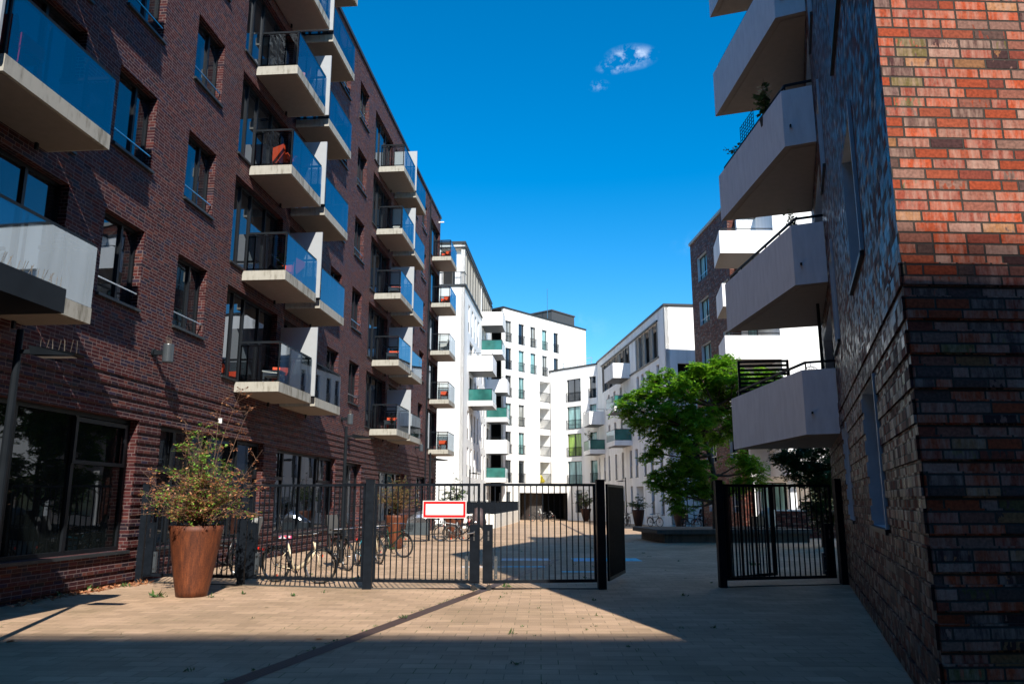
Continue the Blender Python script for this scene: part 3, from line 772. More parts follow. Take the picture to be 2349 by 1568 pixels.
# ------------------------------------------------------------------ right brick building (near)
PB = (3.15, 6.1); AZB = 199.5
RB = building('corner_brick_building', 'near right corner building of mixed red brick with grey wedge balconies', PB, AZB)
zs1 = [(1.36, 3.05), (4.48, 6.34), (7.78, 9.5), (10.9, 12.6), (13.95, 15.7)]
ops = []
for zb, zt in zs1: ops += [(-4.55, -2.7, zb, zt), (-9.3, -7.9, zb - .02, zt - .05)]
for k in range(5): ops.append((-14.0, -10.1, 3.25 + 3.08 * k, 5.6 + 3.08 * k))
relB = [(3.64 - .278 * (i + 1) , 3.64 - .278 * (i + 1) + .185, .022) for i in range(14)]
mb = MB(); wall(mb, -15.2, 0, -.4, 17.2, ops, relB, reveal=.26, mr=1, thick=0)
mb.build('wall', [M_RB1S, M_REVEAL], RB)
for zb, zt in zs1:
    window(RB, -4.55, -2.7, zb, zt, .19, mull=(.6,), pm=P_DARK, sill=.05)
    window(RB, -9.3, -7.9, zb - .02, zt - .05, .19, mull=(.6,), pm=P_DARK, sill=.05)
for k in range(5): window(RB, -14.0, -10.1, 3.25 + 3.08 * k, 5.6 + 3.08 * k, .19, mull=(.3, .6), pm=P_DARK)
# frames of light sheet metal standing proud round the openings
for zb, zt in zs1:
    for a, c, dz in ((-4.55, -2.7, 0), (-9.3, -7.9, -.02)):
        m = MB(); m.box(c - .001, c + .05, -.04, .19, zb + dz, zt + dz - .03 * (dz != 0)); m.build('reveal_sheet', M_REVEAL, RB)
# south face, towards the camera
RBf = thing('front', None, None)
bpy.data.objects.remove(RBf)
mb = MB(); wall(mb, 0.0, 14, -.4, 17.2, [(3.4, 5.2, 7.8, 9.5), (3.4, 5.2, 10.9, 12.6), (3.4, 5.2, 1.36, 3.05)], relB, reveal=.26, mr=1, thick=0)
o = mb.build('front_wall', [M_RB1, M_REVEAL], RB)
o.rotation_euler = (0, 0, R(90 - 87.5) - R(90 - AZB))
# rest of the volume
def loc_of(P, az, X, Y):
    """world to building-local"""
    a = R(90 - az); dx, dy = X - P[0], Y - P[1]
    return (dx * math.cos(a) + dy * math.sin(a), -dx * math.sin(a) + dy * math.cos(a))
ca = (3.15 + 14 * math.sin(R(87.5)), 6.1 + 14 * math.cos(R(87.5))); cb_ = (3.15 + 15.2 * math.sin(R(19.5)), 6.1 + 15.2 * math.cos(R(19.5)))
q = [loc_of(PB, AZB, *p) for p in (PB, ca, (ca[0] + 3, cb_[1] + 2), cb_)]
m = MB()
for i in (1, 2):
    a, b = q[i], q[i + 1]; m.face([(*a, -.4), (*b, -.4), (*b, 17.2), (*a, 17.2)])
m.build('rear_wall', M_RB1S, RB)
m = MB(); m.prism(q, 17.2, 17.36); m.build('roof', M_ROOF, RB)
q2 = [loc_of(PB, AZB, *p) for p in ((3.15 + .45 + .3, 6.1 + .45), (ca[0] - .4, ca[1] + .45), (ca[0] + 2, cb_[1] + 1.5), (cb_[0] + .5, cb_[1] - .3))]
m = MB(); m.prism(q2, -.3, 17.1); m.build('interior_core', M_INT, RB)
# wedge balconies
def rb_balcony(z):
    pts = [(-9.9, -.01), (-9.95, -.64), (-14.2, -2.33), (-14.25, -.01)]
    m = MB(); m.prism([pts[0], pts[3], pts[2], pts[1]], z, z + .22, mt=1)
    parapet(m, pts, -.09, z + .221, z + 1.3)
    # drip groove
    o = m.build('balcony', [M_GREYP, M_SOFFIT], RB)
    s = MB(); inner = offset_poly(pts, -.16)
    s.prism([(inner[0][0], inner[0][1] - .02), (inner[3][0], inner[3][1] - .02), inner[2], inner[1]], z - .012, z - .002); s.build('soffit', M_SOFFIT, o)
    r = MB(); hz = z + 1.47; ip = offset_poly(pts, -.12)
    for a, b in zip(ip[:-1], ip[1:]): r.bar((*a, hz), (*b, hz), .045)
    for i in range(6):
        t = i / 5; a, b = ip[1], ip[2]; p = (a[0] + (b[0] - a[0]) * t, a[1] + (b[1] - a[1]) * t)
        r.bar((*p, z + 1.28), (*p, hz), .03)
    r.build('railing', M_METAL, o)
    sp = MB(); sp.tube([(-10.15, -.50, z + .45), (-9.82, -.50, z + .42)], .022, 8); sp.build('waterspout', M_METAL, o)
for k in range(5): rb_balcony(2.96 + 3.08 * k)

# ------------------------------------------------------------------ building behind the camera (casts the shade over the forecourt)
BK = building('brick_row_house', 'brown brick building across the forecourt, behind the viewer', (-26, -10), 90)
m = MB(); wall(m, 0, 60, -.4, 17.25, [(4 + 5 * i, 6 + 5 * i, 1 + 3.1 * k, 2.9 + 3.1 * k) for i in range(11) for k in range(5)], reveal=.2, mr=0)
m.face([(0, 0.3, 17.25), (60, .3, 17.25), (60, 12, 17.25), (0, 12, 17.25)]); m.face([(0, 12, -.4), (60, 12, -.4), (60, 12, 17.25), (0, 12, 17.25)])
o = m.build('wall', M_RB2, BK); BK.rotation_euler = (0, 0, math.pi); BK.location = (34, -10, 0)
m = MB()
for i, zz in enumerate((17.31, 17.42, 17.55, 17.70, 17.88)): m.bar((0, .2, zz), (60, .2, zz), .1, .06 - .007 * i)
for i in range(31): m.bar((2 * i, .26, 17.2), (2 * i, .26, 17.88), .04)
m.build('railing', M_METAL, BK)  # unseen bars added only to soften the roof's shadow edge
m = MB(); m.box(.4, 59.6, .35, 11.5, -.3, 17.3); m.build('interior_core', M_INT, BK)

# ------------------------------------------------------------------ white buildings
def wbalc(B, x0, x1, off, z, kind, near='r'):
    """box balcony on a facade: white parapet or slab with teal glass"""
    pts = [(x0, -.01), (x0 + .001, -off), (x1 - .001, -off), (x1, -.01)]
    m = MB()
    if kind == 'w':
        m.prism([(x0, -.01), (x0, -off), (x1, -off), (x1, -.01)], z, z + .2, mt=1); parapet(m, pts, .1, z + .201, z + 1.38)
        o = m.build('balcony', [M_WHITE, M_LOUVD], B)
        ip = offset_poly(pts, .05); r = MB()
        for a, b in zip(ip[:-1], ip[1:]): r.bar((*a, z + 1.62), (*b, z + 1.62), .035)
        for p in ip: r.bar((*p, z + 1.36), (*p, z + 1.62), .03)
        r.build('railing', M_METAL, o)
    else:
        m.prism([(x0, -.01), (x0, -off), (x1, -off), (x1, -.01)], z, z + .45, mt=1)
        o = m.build('balcony', [M_WHITE, M_LOUVD], B)
        nx = x0 if near == 'l' else x1; fx = x1 if near == 'l' else x0
        for xx in (x0 + .04, x1 - .04):
            gnd = MB(); gnd.box(xx - .012, xx + .012, -off + .06, -.04, z + .47, z + 1.42); gnd.build('teal_panel', G_TEAL, o)
        gf = MB(); gf.box(x0 + .08, x1 - .08, -off + .03, -off + .05, z + .47, z + 1.42); gf.build('pale_panel', G_PALE, o)
        r = MB(); ip = offset_poly(pts, .05)
        for a, b in zip(ip[:-1], ip[1:]): r.bar((*a, z + 1.45), (*b, z + 1.45), .05)
        for p in (ip[1], ip[2]): r.bar((*p, z + .44), (*p, z + 1.43), .04)
        r.build('railing', M_METAL, o)
    return o

# far-left white block beside the brick building
PW = (-4.036, 64.5)
WL = building('white_apartment_block', 'tall white apartment block just beyond the left brick building, louvred top floor', PW, AZA)
ops = [(.35, 11.7, 19.8, 22.95, .9), (12.3, 20.6, 19.8, 22.95, .9)]
cols = [(2.6, 3.6), (4.8, 5.8), (7.0, 7.95), (9.1, 10.1), (12.6, 13.55), (14.9, 15.85)]
for k in range(5):
    zb = 3.75 + 3.12 * k
    for a, c in cols:
        if (a < 6 and k in (2, 3)) : continue
        ops.append((a, c, zb, zb + 2.45))
ops += [(3.6, 6.2, 9.95 + .4, 12.6), (3.6, 6.2, 13.0 + .3, 15.6)]
ops += [(17.2, 19.6, 3.95 + 3.07 * k, 6.2 + 3.07 * k) for k in range(5)]
ops += [(3.0, 4.0, .2, 2.6), (7, 8, .2, 2.6), (17.4, 18.8, .2, 2.6)]
m = MB(); wall(m, 0, 21.4, -.8, 23.4, ops, reveal=.24, mr=0); m.build('wall', M_WHITE, WL)
for o in ops:
    if len(o) > 4: continue
    a, c, zb, zt = o
    if c - a < 1.2 and zb > 3: window(WL, a, c, zb, zt, .17, pm=P_DARK, rail='panel')
    else: window(WL, a, c, zb, zt, .17, mull=(.5,), pm=P_DARK)
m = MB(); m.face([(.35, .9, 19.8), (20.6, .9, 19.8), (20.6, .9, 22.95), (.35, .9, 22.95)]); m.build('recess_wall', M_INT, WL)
m = MB(); md = MB()
x = .5; i = 0
while x < 20.4:
    if not 11.5 < x < 12.4:
        t = MB(); w = .05 if i % 3 == 0 else .16
        t.box(x, x + .05, -.02, w, 19.82, 22.93); t.build('louvre_panel', M_LOUV if i % 3 != 2 else M_LOUVD, WL)
    x += .62; i += 1
m = MB(); m.box(-.1, 12.0, -.14, -.003, 19.62, 19.78); m.box(-.1, 21.4, -.12, -.003, 22.98, 23.1); m.build('ledge', M_ROOF, WL)
# front end facing the camera
def sub(B, x, y, rot):  # child empty-less offset: parts built in a rotated frame
    return Matrix.Translation((x, y, 0)) @ Matrix.Rotation(rot, 4, 'Z')
def place(o, M):
    o.matrix_parent_inverse = Matrix.Identity(4); o.matrix_local = M @ o.matrix_local; return o
MWF = sub(WL, 0, 0, 0) @ Matrix.Rotation(-math.pi / 2, 4, 'Z') @ Matrix.Translation((-14, 0, 0))
fops = [(12.0, 13.75, 19.8, 22.95, 1.2)] + [(9.5, 10.75, 1.2 + 3.07 * k, 3.4 + 3.07 * k) for k in range(6)]
m = MB(); wall(m, 0, 14, -.8, 23.4, fops, reveal=.24, mr=0); place(m.build('end_wall', M_WHITE, WL), MWF)
for k in range(6): place(window(WL, 9.5, 10.75, 1.2 + 3.07 * k, 3.4 + 3.07 * k, .17, mull=(.85,), pm=P_BLIND), MWF)
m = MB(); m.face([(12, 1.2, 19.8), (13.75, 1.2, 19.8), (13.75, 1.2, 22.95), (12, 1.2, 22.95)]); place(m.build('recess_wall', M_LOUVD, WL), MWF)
place(window(WL, 12.1, 13.2, 19.85, 22.6, 1.0, mull=(.5,), pm=P_TEAL), MWF)
m = MB(); m.bar((11.7, -.05, 20.85), (14.0, -.05, 20.85), .05)
for i in range(20): m.bar((11.75 + i * .118, -.05, 19.8), (11.75 + i * .118, -.05, 20.85), .02)
m.bar((14.0, -.05, 20.85), (14.0, .9, 20.85), .05); place(m.build('railing', M_METAL, WL), MWF)
m = MB(); m.box(11.6, 14.1, -.13, -.003, 19.62, 19.78); m.box(11.6, 14.2, -.12, -.003, 22.98, 23.12); place(m.build('ledge', M_ROOF, WL), MWF)
m = MB(); m.box(-.15, 21.5, -.08, 14.1, 23.4, 23.58); m.build('roof', M_ROOF, WL)
m = MB(); m.box(.95, 21, 1.3, 13.5, -.5, 23.3); m.build('interior_core', M_INT, WL)
wbalc(WL, 3.0, 6.5, 2.1, 12.78, 'w'); wbalc(WL, 3.0, 6.5, 2.1, 9.75, 'g', 'l')
wbalc(WL, 12.1, 15.65, 2.08, 18.9, 'w'); wbalc(WL, 12.1, 15.65, 2.08, 15.95, 'g', 'l')
wbalc(WL, 16.8, 19.8, 2.15, 12.8, 'w'); wbalc(WL, 16.8, 19.8, 2.15, 9.75, 'g', 'l'); wbalc(WL, 16.8, 19.8, 2.15, 6.5, 'w'); wbalc(WL, 16.8, 19.8, 2.0, 3.6, 'g', 'l')
for z, kd in ((16.3, 'w'), (3.1, 'g'), (7.0, 'w')):
    place(wbalc(WL, 8.6, 10.6, 1.4, z, kd), MWF)

# rear white block, angled, with rows of french windows
WCp = (-.95, 85.0)
WC = building('white_rear_block', 'tall white block closing the yard, rows of narrow french windows', WCp, 40.97)
ops = []; rr = random.Random(5)
heads = [21.47, 18.38, 15.31, 12.22, 9.14, 6.07]
for i, h in enumerate(heads):
    cl = [(.35, 1.38), (2.57, 3.6)] + ([(4.67, 5.68), (6.83, 7.8), (9.02, 9.97)] if i < 2 else [])
    for a, c in cl: ops.append((a, c, h - 2.4, h))
log = [(6.3, 8.2, h - 2.38, h, 1.6) for h in heads[2:]]
ent = [(2.73, 15.3, -.44, 2.62, 3.0)]
gfw = [(.5, 1.3, .3, 2.7)]
m = MB(); wall(m, 0, 15.6, -.8, 22.8, ops + log + ent + gfw, reveal=.24, mr=0)
# loggia linings
for a, c, zb, zt, d in log: m.face([(a, d, zb), (c, d, zb), (c, d, zt), (a, d, zt)])
m.face([(15.6, .3, -.8), (15.6, 13, -.8), (15.6, 13, 22.8), (15.6, .3, 22.8)])
m.build('wall', M_WHITE, WC)
for a, c, zb, zt in ops + gfw: window(WC, a, c, zb, zt, .17, pm=rr.choice([P_TEAL, P_DARK, P_DARK, P_TEAL, P_CURT]), rail='french' if zb > 1 else None, mull=(.45,) if rr.random() < .4 else ())
for a, c, zb, zt, d in log:
    s = MB(); s.bar((a - .08, -.06, zb + 1.05), (c + .08, -.06, zb + 1.05), .05); s.bar((a - .08, -.06, zb + .05), (c + .08, -.06, zb + .05), .05)
    for i in range(17): s.bar((a + (c - a) * i / 16, -.06, zb + .05), (a + (c - a) * i / 16, -.06, zb + 1.05), .025)
    s.build('railing', M_METAL, WC)
    window(WC, a + .2, a + 1.2, zb + .05, zt - .3, d - .1, pm=P_DARK)
m = MB(); m.box(-.1, 15.7, -.08, 13, 22.8, 22.98); m.build('roof', M_ROOF, WC)
m = MB(); m.box(.4, 15.2, 3.2, 12.6, -.5, 22.6); m.build('interior_core', M_INT, WC)
# entrance passage: back wall coloured near-black for its shade, a door, one dark brick pier
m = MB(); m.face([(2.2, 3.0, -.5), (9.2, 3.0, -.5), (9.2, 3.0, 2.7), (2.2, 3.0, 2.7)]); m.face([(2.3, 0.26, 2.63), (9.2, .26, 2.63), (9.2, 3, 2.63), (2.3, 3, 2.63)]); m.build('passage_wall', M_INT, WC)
m = MB(); m.box(6.1, 8.55, 1.4, 2.6, -.5, 2.6); m.build('brick_pier', M_DKBRICK, WC)
m = MB(); m.box(10.0, 14.6, 1.0, 4.5, 22.98, 24.5); m.box(9.9, 14.7, .9, 4.6, 24.5, 24.65); m.build('roof_cabin', M_LOUVD, WC)
m = MB(); m.bar((8.9, .8, 22.9), (8.9, .8, 27.0), .04); m.build('antenna', M_STEEL, WC)

# lower white wing: a facing part and a long part along the right
WMp = (4.48, 91.0)
WM = building('white_lower_wing', 'lower white wing angled across the yard corner, wide dark windows', WMp, 136.27)
ops = []
for i, h in enumerate((15.31, 12.2, 9.14, 6.07)): ops += [(2.57, 4.68, h - 2.55, h), (5.95, 6.93, h - 2.4, h)]
ops.append((3.75, 4.68, .5, 2.9))
m = MB(); wall(m, 0.0, 7.15, -.8, 16.55, ops + [(-.2, 2.47, -.44, 2.62, 3.0)], reveal=.24, mr=0); m.build('wall', M_WHITE, WM)
for j, (a, c, zb, zt) in enumerate(ops):
    window(WM, a, c, zb, zt, .17, mull=(.5,) if c - a > 1.5 else (), pm=[P_DARK, P_DARK, P_TEAL, P_TEAL, P_GREEN, P_TEAL, P_TEAL, P_TEAL, P_DARK][j], rail='french')
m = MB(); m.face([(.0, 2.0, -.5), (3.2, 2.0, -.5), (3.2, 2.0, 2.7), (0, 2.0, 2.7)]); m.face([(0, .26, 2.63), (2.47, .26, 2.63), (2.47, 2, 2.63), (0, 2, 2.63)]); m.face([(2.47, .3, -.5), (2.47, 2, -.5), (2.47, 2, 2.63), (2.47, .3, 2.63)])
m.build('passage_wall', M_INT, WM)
m = MB(); m.box(.9, 2.1, 1.9, 1.98, -.42, 1.75); m.build('door', M_METAL, WM)
m = MB(); m.box(-.3, 7.2, -.08, 8, 16.55, 16.72); m.build('roof', M_ROOF, WM)
m = MB(); m.box(.3, 7.0, 2.3, 7.5, -.5, 16.4); m.build('interior_core', M_INT, WM)
m = MB()
for zz in (17.25, 17.75): m.bar((-1.0, 2.2, zz), (5.4, 1.2, zz), .04)
for i in range(6): m.bar((-1.0 + 1.28 * i, 2.2 - .2 * i, 16.7), (-1.0 + 1.28 * i, 2.2 - .2 * i, 17.75), .04)
m.build('railing', M_STEEL, WM)

WRp = (9.45, 85.8)
WR = building('white_side_wing', 'long white wing on the right of the yard with louvred top floor', WRp, 174.55)
strips = [(2.4, 14.6, 13.05, 15.85, .9), (16.8, 24.1, 13.05, 15.85, .9)]
lw = [(-.1, .5), (2.4, 3.2), (4.65, 5.4), (7.65, 8.5), (10.5, 11.3), (13.6, 14.45), (15.7, 16.55), (18.6, 19.35), (20.65, 21.5), (23.45, 24.25)]
ops = [(max(.05, a), c, 3.8, 6.22) for a, c in lw]
ops += [(a, c, z - 2.35, z) for z in (12.45, 9.35) for a, c in ((5.0, 5.8), (7.65, 8.5), (10.4, 11.2), (16.9, 17.7), (18.5, 19.3), (20.6, 21.4), (23.35, 24.1))]
ops += [(10.5, 11.25, .72, 3.02), (13.65, 14.4, .72, 3.02), (20.6, 21.45, .7, 3.02), (23.4, 24.2, .68, 3.0)]
ent = [(15.75, 18.1, -.5, 2.95, 1.3)]
m = MB(); wall(m, 0, 26.1, -.8, 16.7, ops + strips + ent, reveal=.24, mr=0)
m.face([(15.75, 1.3, -.5), (18.1, 1.3, -.5), (18.1, 1.3, 2.95), (15.75, 1.3, 2.95)])
m.build('wall', M_WHITE, WR)
for a, c, zb, zt in ops: window(WR, a, c, zb, zt, .17, pm=P_DARK, rail='panel', sill=.04)
for (a, c, zb, zt, d) in strips:
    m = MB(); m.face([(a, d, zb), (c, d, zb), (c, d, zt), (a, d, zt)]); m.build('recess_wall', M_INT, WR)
m = MB(); md = MB()
for x0 in (2.5, 4.9, 7.2, 9.6, 12.0, 14.2, 17.0, 19.0, 21.4, 23.7):
    t = MB()
    for j in range(26): t.box(x0, x0 + .9, .05, .12, 13.1 + j * .105, 13.15 + j * .105)
    t.box(x0 - .05, x0, .02, .15, 13.06, 15.84); t.box(x0 + .9, x0 + .95, .02, .15, 13.06, 15.84)
    t.build('louvre_panel', M_LOUV if int(x0) % 2 else M_LOUVD, WR)
m = MB(); m.box(2.3, 24.2, -.12, -.003, 15.87, 16.0); m.box(14.5, 24.2, -.08, -.003, 12.9, 13.03); m.build('ledge', M_ROOF, WR)
m = MB(); m.box(-.2, 26.2, -.08, 9, 16.7, 16.88); m.build('roof', M_ROOF, WR)
m = MB(); m.box(.5, 25.6, 1.5, 8.6, -.5, 16.6); m.build('interior_core', M_INT, WR)
wbalc(WR, 10.9, 14.7, 1.6, 12.75, 'w'); wbalc(WR, 11.0, 14.7, 1.55, 9.7, 'g', 'r'); wbalc(WR, 11.1, 14.7, 1.6, 6.62, 'g', 'r')
wbalc(WR, -.5, 3.2, 1.6, 9.6, 'w'); wbalc(WR, -.5, 3.2, 1.6, 6.55, 'g', 'r')
# its sunlit end towards the camera
MR = Matrix.Translation((26.1, 0, 0)) @ Matrix.Rotation(-math.pi / 2, 4, 'Z')
MR = Matrix.Translation((26.1, 0, 0)) @ Matrix.Rotation(math.pi / 2, 4, 'Z')
m = MB(); wall(m, 0, 9, -.8, 16.7, [(.9, 2.6, 9.85, 12.15), (.9, 2.6, 3.8, 6.2)], reveal=.24, mr=0); place(m.build('end_wall', M_WHITE, WR), MR)
place(window(WR, .9, 2.6, 9.85, 12.15, .17, mull=(.7,), pm=P_TEAL), MR); place(window(WR, .9, 2.6, 3.8, 6.2, .17, mull=(.7,), pm=P_TEAL), MR)

# brown brick tower in front of it
R2p = (12.48, 52.6)
R2 = building('brown_brick_tower', 'brown brick tower with pale window reveals behind the green tree', R2p, 176.2)
ops = []
for k in range(6):
    zt = 2.72 + 3.01 * k
    ops += [(1.5, 3.45, zt - 1.65, zt), (5.9, 7.2, zt - 1.65, zt)]
m = MB(); wall(m, 0, 7.6, -.6, 19.18, ops, reveal=.26, mr=1); m.build('wall', [M_RB2, M_REVEAL], R2)
for a, c, zb, zt in ops: window(R2, a, c, zb, zt, .18, mull=(.5,), pm=P_DARK if zb < 8 else P_TEAL, rail='bar', sill=.02)
m = MB(); m.face([(0, .3, -.6), (0, 9, -.6), (0, 9, 19.18), (0, .3, 19.18)]); m.build('side_wall', M_RB2, R2)
m = MB(); m.face([(7.6, .3, -.6), (7.6, 9, -.6), (7.6, 9, 19.18), (7.6, .3, 19.18)]); m.build('end_wall', M_RB2, R2)
m = MB(); m.box(-.08, 7.7, -.08, 9, 19.18, 19.38); m.build('roof', M_LOUV, R2)
m = MB(); m.box(.4, 7.2, .5, 8.6, -.5, 19.5); m.build('interior_core', M_INT, R2)

# white building with corner balconies behind the near right one
W3p = (14.5, 41.5)
W3 = building('white_corner_building', 'white building with corner balconies seen past the near right building', W3p, 90)
m = MB(); wall(m, 0, 12, 3.0, 18.2, [(5, 7, 4 + 3.07 * k, 6.2 + 3.07 * k) for k in range(4)], reveal=.2, mr=0)
m.face([(0, .3, 3), (0, 3.0, 3), (0, 3.0, 18.2), (0, .3, 18.2)]); m.face([(0, .3, 3.0), (12, .3, 3.0), (12, 4.6, 3.0), (0, 4.6, 3.0)])
m.build('wall', M_WHITE, W3)
for k in range(4): window(W3, 5, 7, 4 + 3.07 * k, 6.2 + 3.07 * k, .12, mull=(.5,), pm=P_DARK)
m = MB(); wall(m, -1.1, 0, 3.0, 18.2, [(-.8, -.2, 6.5 + 3.07 * k, 8.6 + 3.07 * k) for k in range(3)], reveal=.2, mr=0)
o = m.build('recessed_wall', M_WHITE, W3, (0, 3.0, 0))
for k in range(3): window(W3, -.8, -.2, 6.5 + 3.07 * k, 8.6 + 3.07 * k, 3.1, pm=P_TEAL)
m = MB(); m.face([(-1.1, 3.0, 3.0), (0, 3.0, 3.0), (0, 6, 3.0), (-1.1, 6, 3.0)]); m.build('lintel', M_WHITE, W3)
m = MB(); m.box(-1.1, 12.1, 2.92, 12, 18.2, 18.35); m.box(-.05, 12.1, -.08, 2.9, 18.2, 18.35); m.build('roof', M_ROOF, W3)
for z in (15.1, 12.07, 9.15, 6.1):
    pts = [(-2.56, 2.98), (-3.0, .0), (-.01, -.0), (-.012, 2.98)]
    m = MB(); m.prism([(-2.56, 2.98), (-3.0, 0), (-.01, 0), (-.01, 2.98)], z, z + .2, mt=1); parapet(m, pts[:3], .1, z + .201, z + 1.3)
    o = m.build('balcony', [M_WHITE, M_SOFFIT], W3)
    r = MB(); ip = offset_poly(pts[:3], .1)
    for a, b in zip(ip[:-1], ip[1:]): r.bar((*a, z + 1.45), (*b, z + 1.45), .045)
    for p in ip: r.bar((*p, z + 1.29), (*p, z + 1.45), .035)
    r.build('railing', M_METAL, o)
# ground floor
m = MB(); wall(m, -.95, 12, -.5, 2.99, [(-.6, .9, .8, 2.7), (2.2, 4.4, .1, 2.7), (5.5, 8, .8, 2.7)], reveal=.2, mr=0); m.build('ground_floor_wall', M_GREYP, W3, (0, 3.2, 0))
for a, c, zb, zt in ((-.6, .9, .8, 2.7), (2.2, 4.4, .1, 2.7), (5.5, 8, .8, 2.7)): window(W3, a, c, zb, zt, 3.3, mull=(.5,), pm=P_TEAL)
for x in (.3, 4.7): 
    m = MB(); m.box(x, x + .35, 1.0, 1.35, -.4, 2.99); m.build('column', M_GREYP, W3)
m = MB(); m.box(-.7, 11.7, 3.7, 11.8, -.4, 18); m.build('interior_core', M_INT, W3)

# ------------------------------------------------------------------ fence and gates
FA = (-7.80, 17.05); FB = (-5.50, 16.55); FC = (-2.80, 15.80); FM = (-.62, 15.52); FM2 = (-.56, 15.52); FD = (1.74, 15.78); FE = (4.15, 16.08); FF = (6.70, 16.62)
def post(p, w, h, name_label):
    t = MB(); t.box(-w / 2, w / 2, -w / 2, w / 2, 0, h); t.box(-w / 2 - .008, w / 2 + .008, -w / 2 - .008, w / 2 + .008, h, h + .02)
    o = t.build('fence_post', M_FENCE, None, (p[0], p[1], 0)); o.rotation_euler = (0, 0, .05)
    return tag(o, name_label, 'fence post', 'square posts of the dark metal fence')
post(FA, .13, 2.02, 'dark square fence post standing against the left brick wall')
post(FB, .13, 2.02, 'dark square fence post just right of the nearest rusty planter')
post(FC, .17, 2.06, 'thick dark fence post left of the double gate')
post(FD, .16, 2.06, 'thick dark post at the right end of the double gate')
post(FE, .14, 2.06, 'dark post left of the shaded right hand gate, at the open gap')
post((6.78, 16.66), .14, 2.1, 'dark post of the right hand gate against the corner building')
def gate(a, b, label, lock=None, z0=.13, z1=2.0, sp=.112, lockbox=True, closer=True, wheel=None, name='metal_gate', handle=False, cat='gate', pa=.10, pb=.10):
    dx, dy = b[0] - a[0], b[1] - a[1]; L = math.hypot(dx, dy)
    t = thing(name, label, cat, (a[0], a[1], 0), math.atan2(dy, dx))
    m = MB(); w = .045; x0, x1 = pa, L - pb
    m.box(x0, x1, -w / 2, w / 2, z1 - .05, z1); m.box(x0, x1, -w / 2, w / 2, z0, z0 + .06)
    m.box(x0, x0 + w, -w / 2, w / 2, z0 + .06, z1 - .05); m.box(x1 - w, x1, -w / 2, w / 2, z0 + .06, z1 - .05); m.build('gate_frame', M_FENCE, t)
    n = int((x1 - x0) / sp)
    for i in range(1, n):
        m = MB(); xx = x0 + (x1 - x0) * i / n
        m.bar((xx, 0, z0 + .055), (xx, 0, z1 - .045), .02); m.build('bar', M_FENCE, t)
    if lock is not None and lockbox:
        lx = x1 - .02 if lock == 'r' else x0 + .02; s = -1 if lock == 'r' else 1
        m = MB(); m.box(lx, lx + s * .17, -.032, .032, z0 + .03, 1.22); o = m.build('lock_box', M_FENCE, t)
        m = MB(); m.box(lx + s * .07, lx + s * .10, -.038, -.033, 1.02, 1.10); m.box(lx + s * .07, lx + s * .10, -.038, -.033, .92, 1.0); m.build('keyhole_plate', M_STEEL, o)
        if handle:
            m = MB(); m.tube([(lx + s * .08, -.035, 1.07), (lx + s * .08, -.09, 1.07), (lx + s * .20, -.09, 1.05)], .012, 8); m.build('handle', M_STEEL, o)
        if closer:
            m = MB(); cx = lx + s * .2; m.box(cx, cx + s * .06, -.03, .03, z0 + .08, z0 + .5); m.build('closer', plain_lamp, t)
            m = MB(); m.bar((cx + s * .03, -.034, z0 + .14), (cx + s * .03, -.034, z0 + .17), .02); m.bar((cx + s * .03, -.034, z0 + .42), (cx + s * .03, -.034, z0 + .45), .02); m.build('bolt', M_STEEL, t)
    if wheel:
        wx = x1 - .12 if wheel == 'r' else x0 + .12
        m = MB(); m.tube([(wx, -.02, .05), (wx, .02, .05)], .05, 14); m.bar((wx - .02, -.03, .06), (wx - .02, -.03, z0), .012); m.bar((wx + .02, .03, .06), (wx + .02, .03, z0), .012); m.build('wheel', M_BLACK, t)
    return t
gate(FA, FB, 'narrow dark barred gate between the left wall and the nearest planter', 'l')
gate(FB, FC, 'dark barred gate right of the planter, a cream bicycle behind it', 'l')
G1 = gate(FC, FM, 'left leaf of the double gate, carrying the blank sign', 'r', wheel='r', handle=True, pb=.0)
gate(FM2, FD, 'right leaf of the double gate, half in shade', 'l', wheel='l', pa=.0)
gate((1.86, 15.86), (2.50, 17.95), 'open gate leaf seen edge on at the right end of the double gate', None, name='metal_gate')
gate(FE, (6.70, 16.62), 'shaded barred gate beside the corner building', 'r')
gate((4.28, 16.2), (5.7, 17.35), 'second gate leaf folded back behind the shaded right gate', None)
m = MB(); m.box(0, .86, 0, .012, 0, .33); sg = m.build('gate_sign', plain("sign_white", (.82, .82, .82), rough=.35, var=.01), None, (-1.735, 15.6, 1.34))
sg.rotation_euler = (0, 0, -.128)
tag(sg, 'blank white sign with a red border on the left gate leaf', 'sign')
m = MB(); e = .014; w = .045
m.box(e, .86 - e, -.004, -.001, e, e + w); m.box(e, .86 - e, -.004, -.001, .33 - e - w, .33 - e); m.box(e, e + w, -.004, -.001, e + w, .33 - e - w); m.box(.86 - e - w, .86 - e, -.004, -.001, e + w, .33 - e - w)
m.build('red_border', plain("sign_red", (.62, .01, .015), rough=.35, var=.02), sg)
# ground rail under the gate line
def polyprism(a, b, w, h, z=0):
    mb = MB(); mb.bar((a[0], a[1], z + h / 2), (b[0], b[1], z + h / 2), w, h); return mb
for i, (a, b, lb) in enumerate(((FA, FC, 'thin dark sill on the paving under the two left gates'), (FC, FD, 'thin dark sill on the paving under the double gate'), (FE, FF, 'thin sill on the paving under the shaded right gate'))):
    tag(polyprism(a, b, .05, .016, .002).build('gate_sill', M_DKCONC), lb, 'sill')

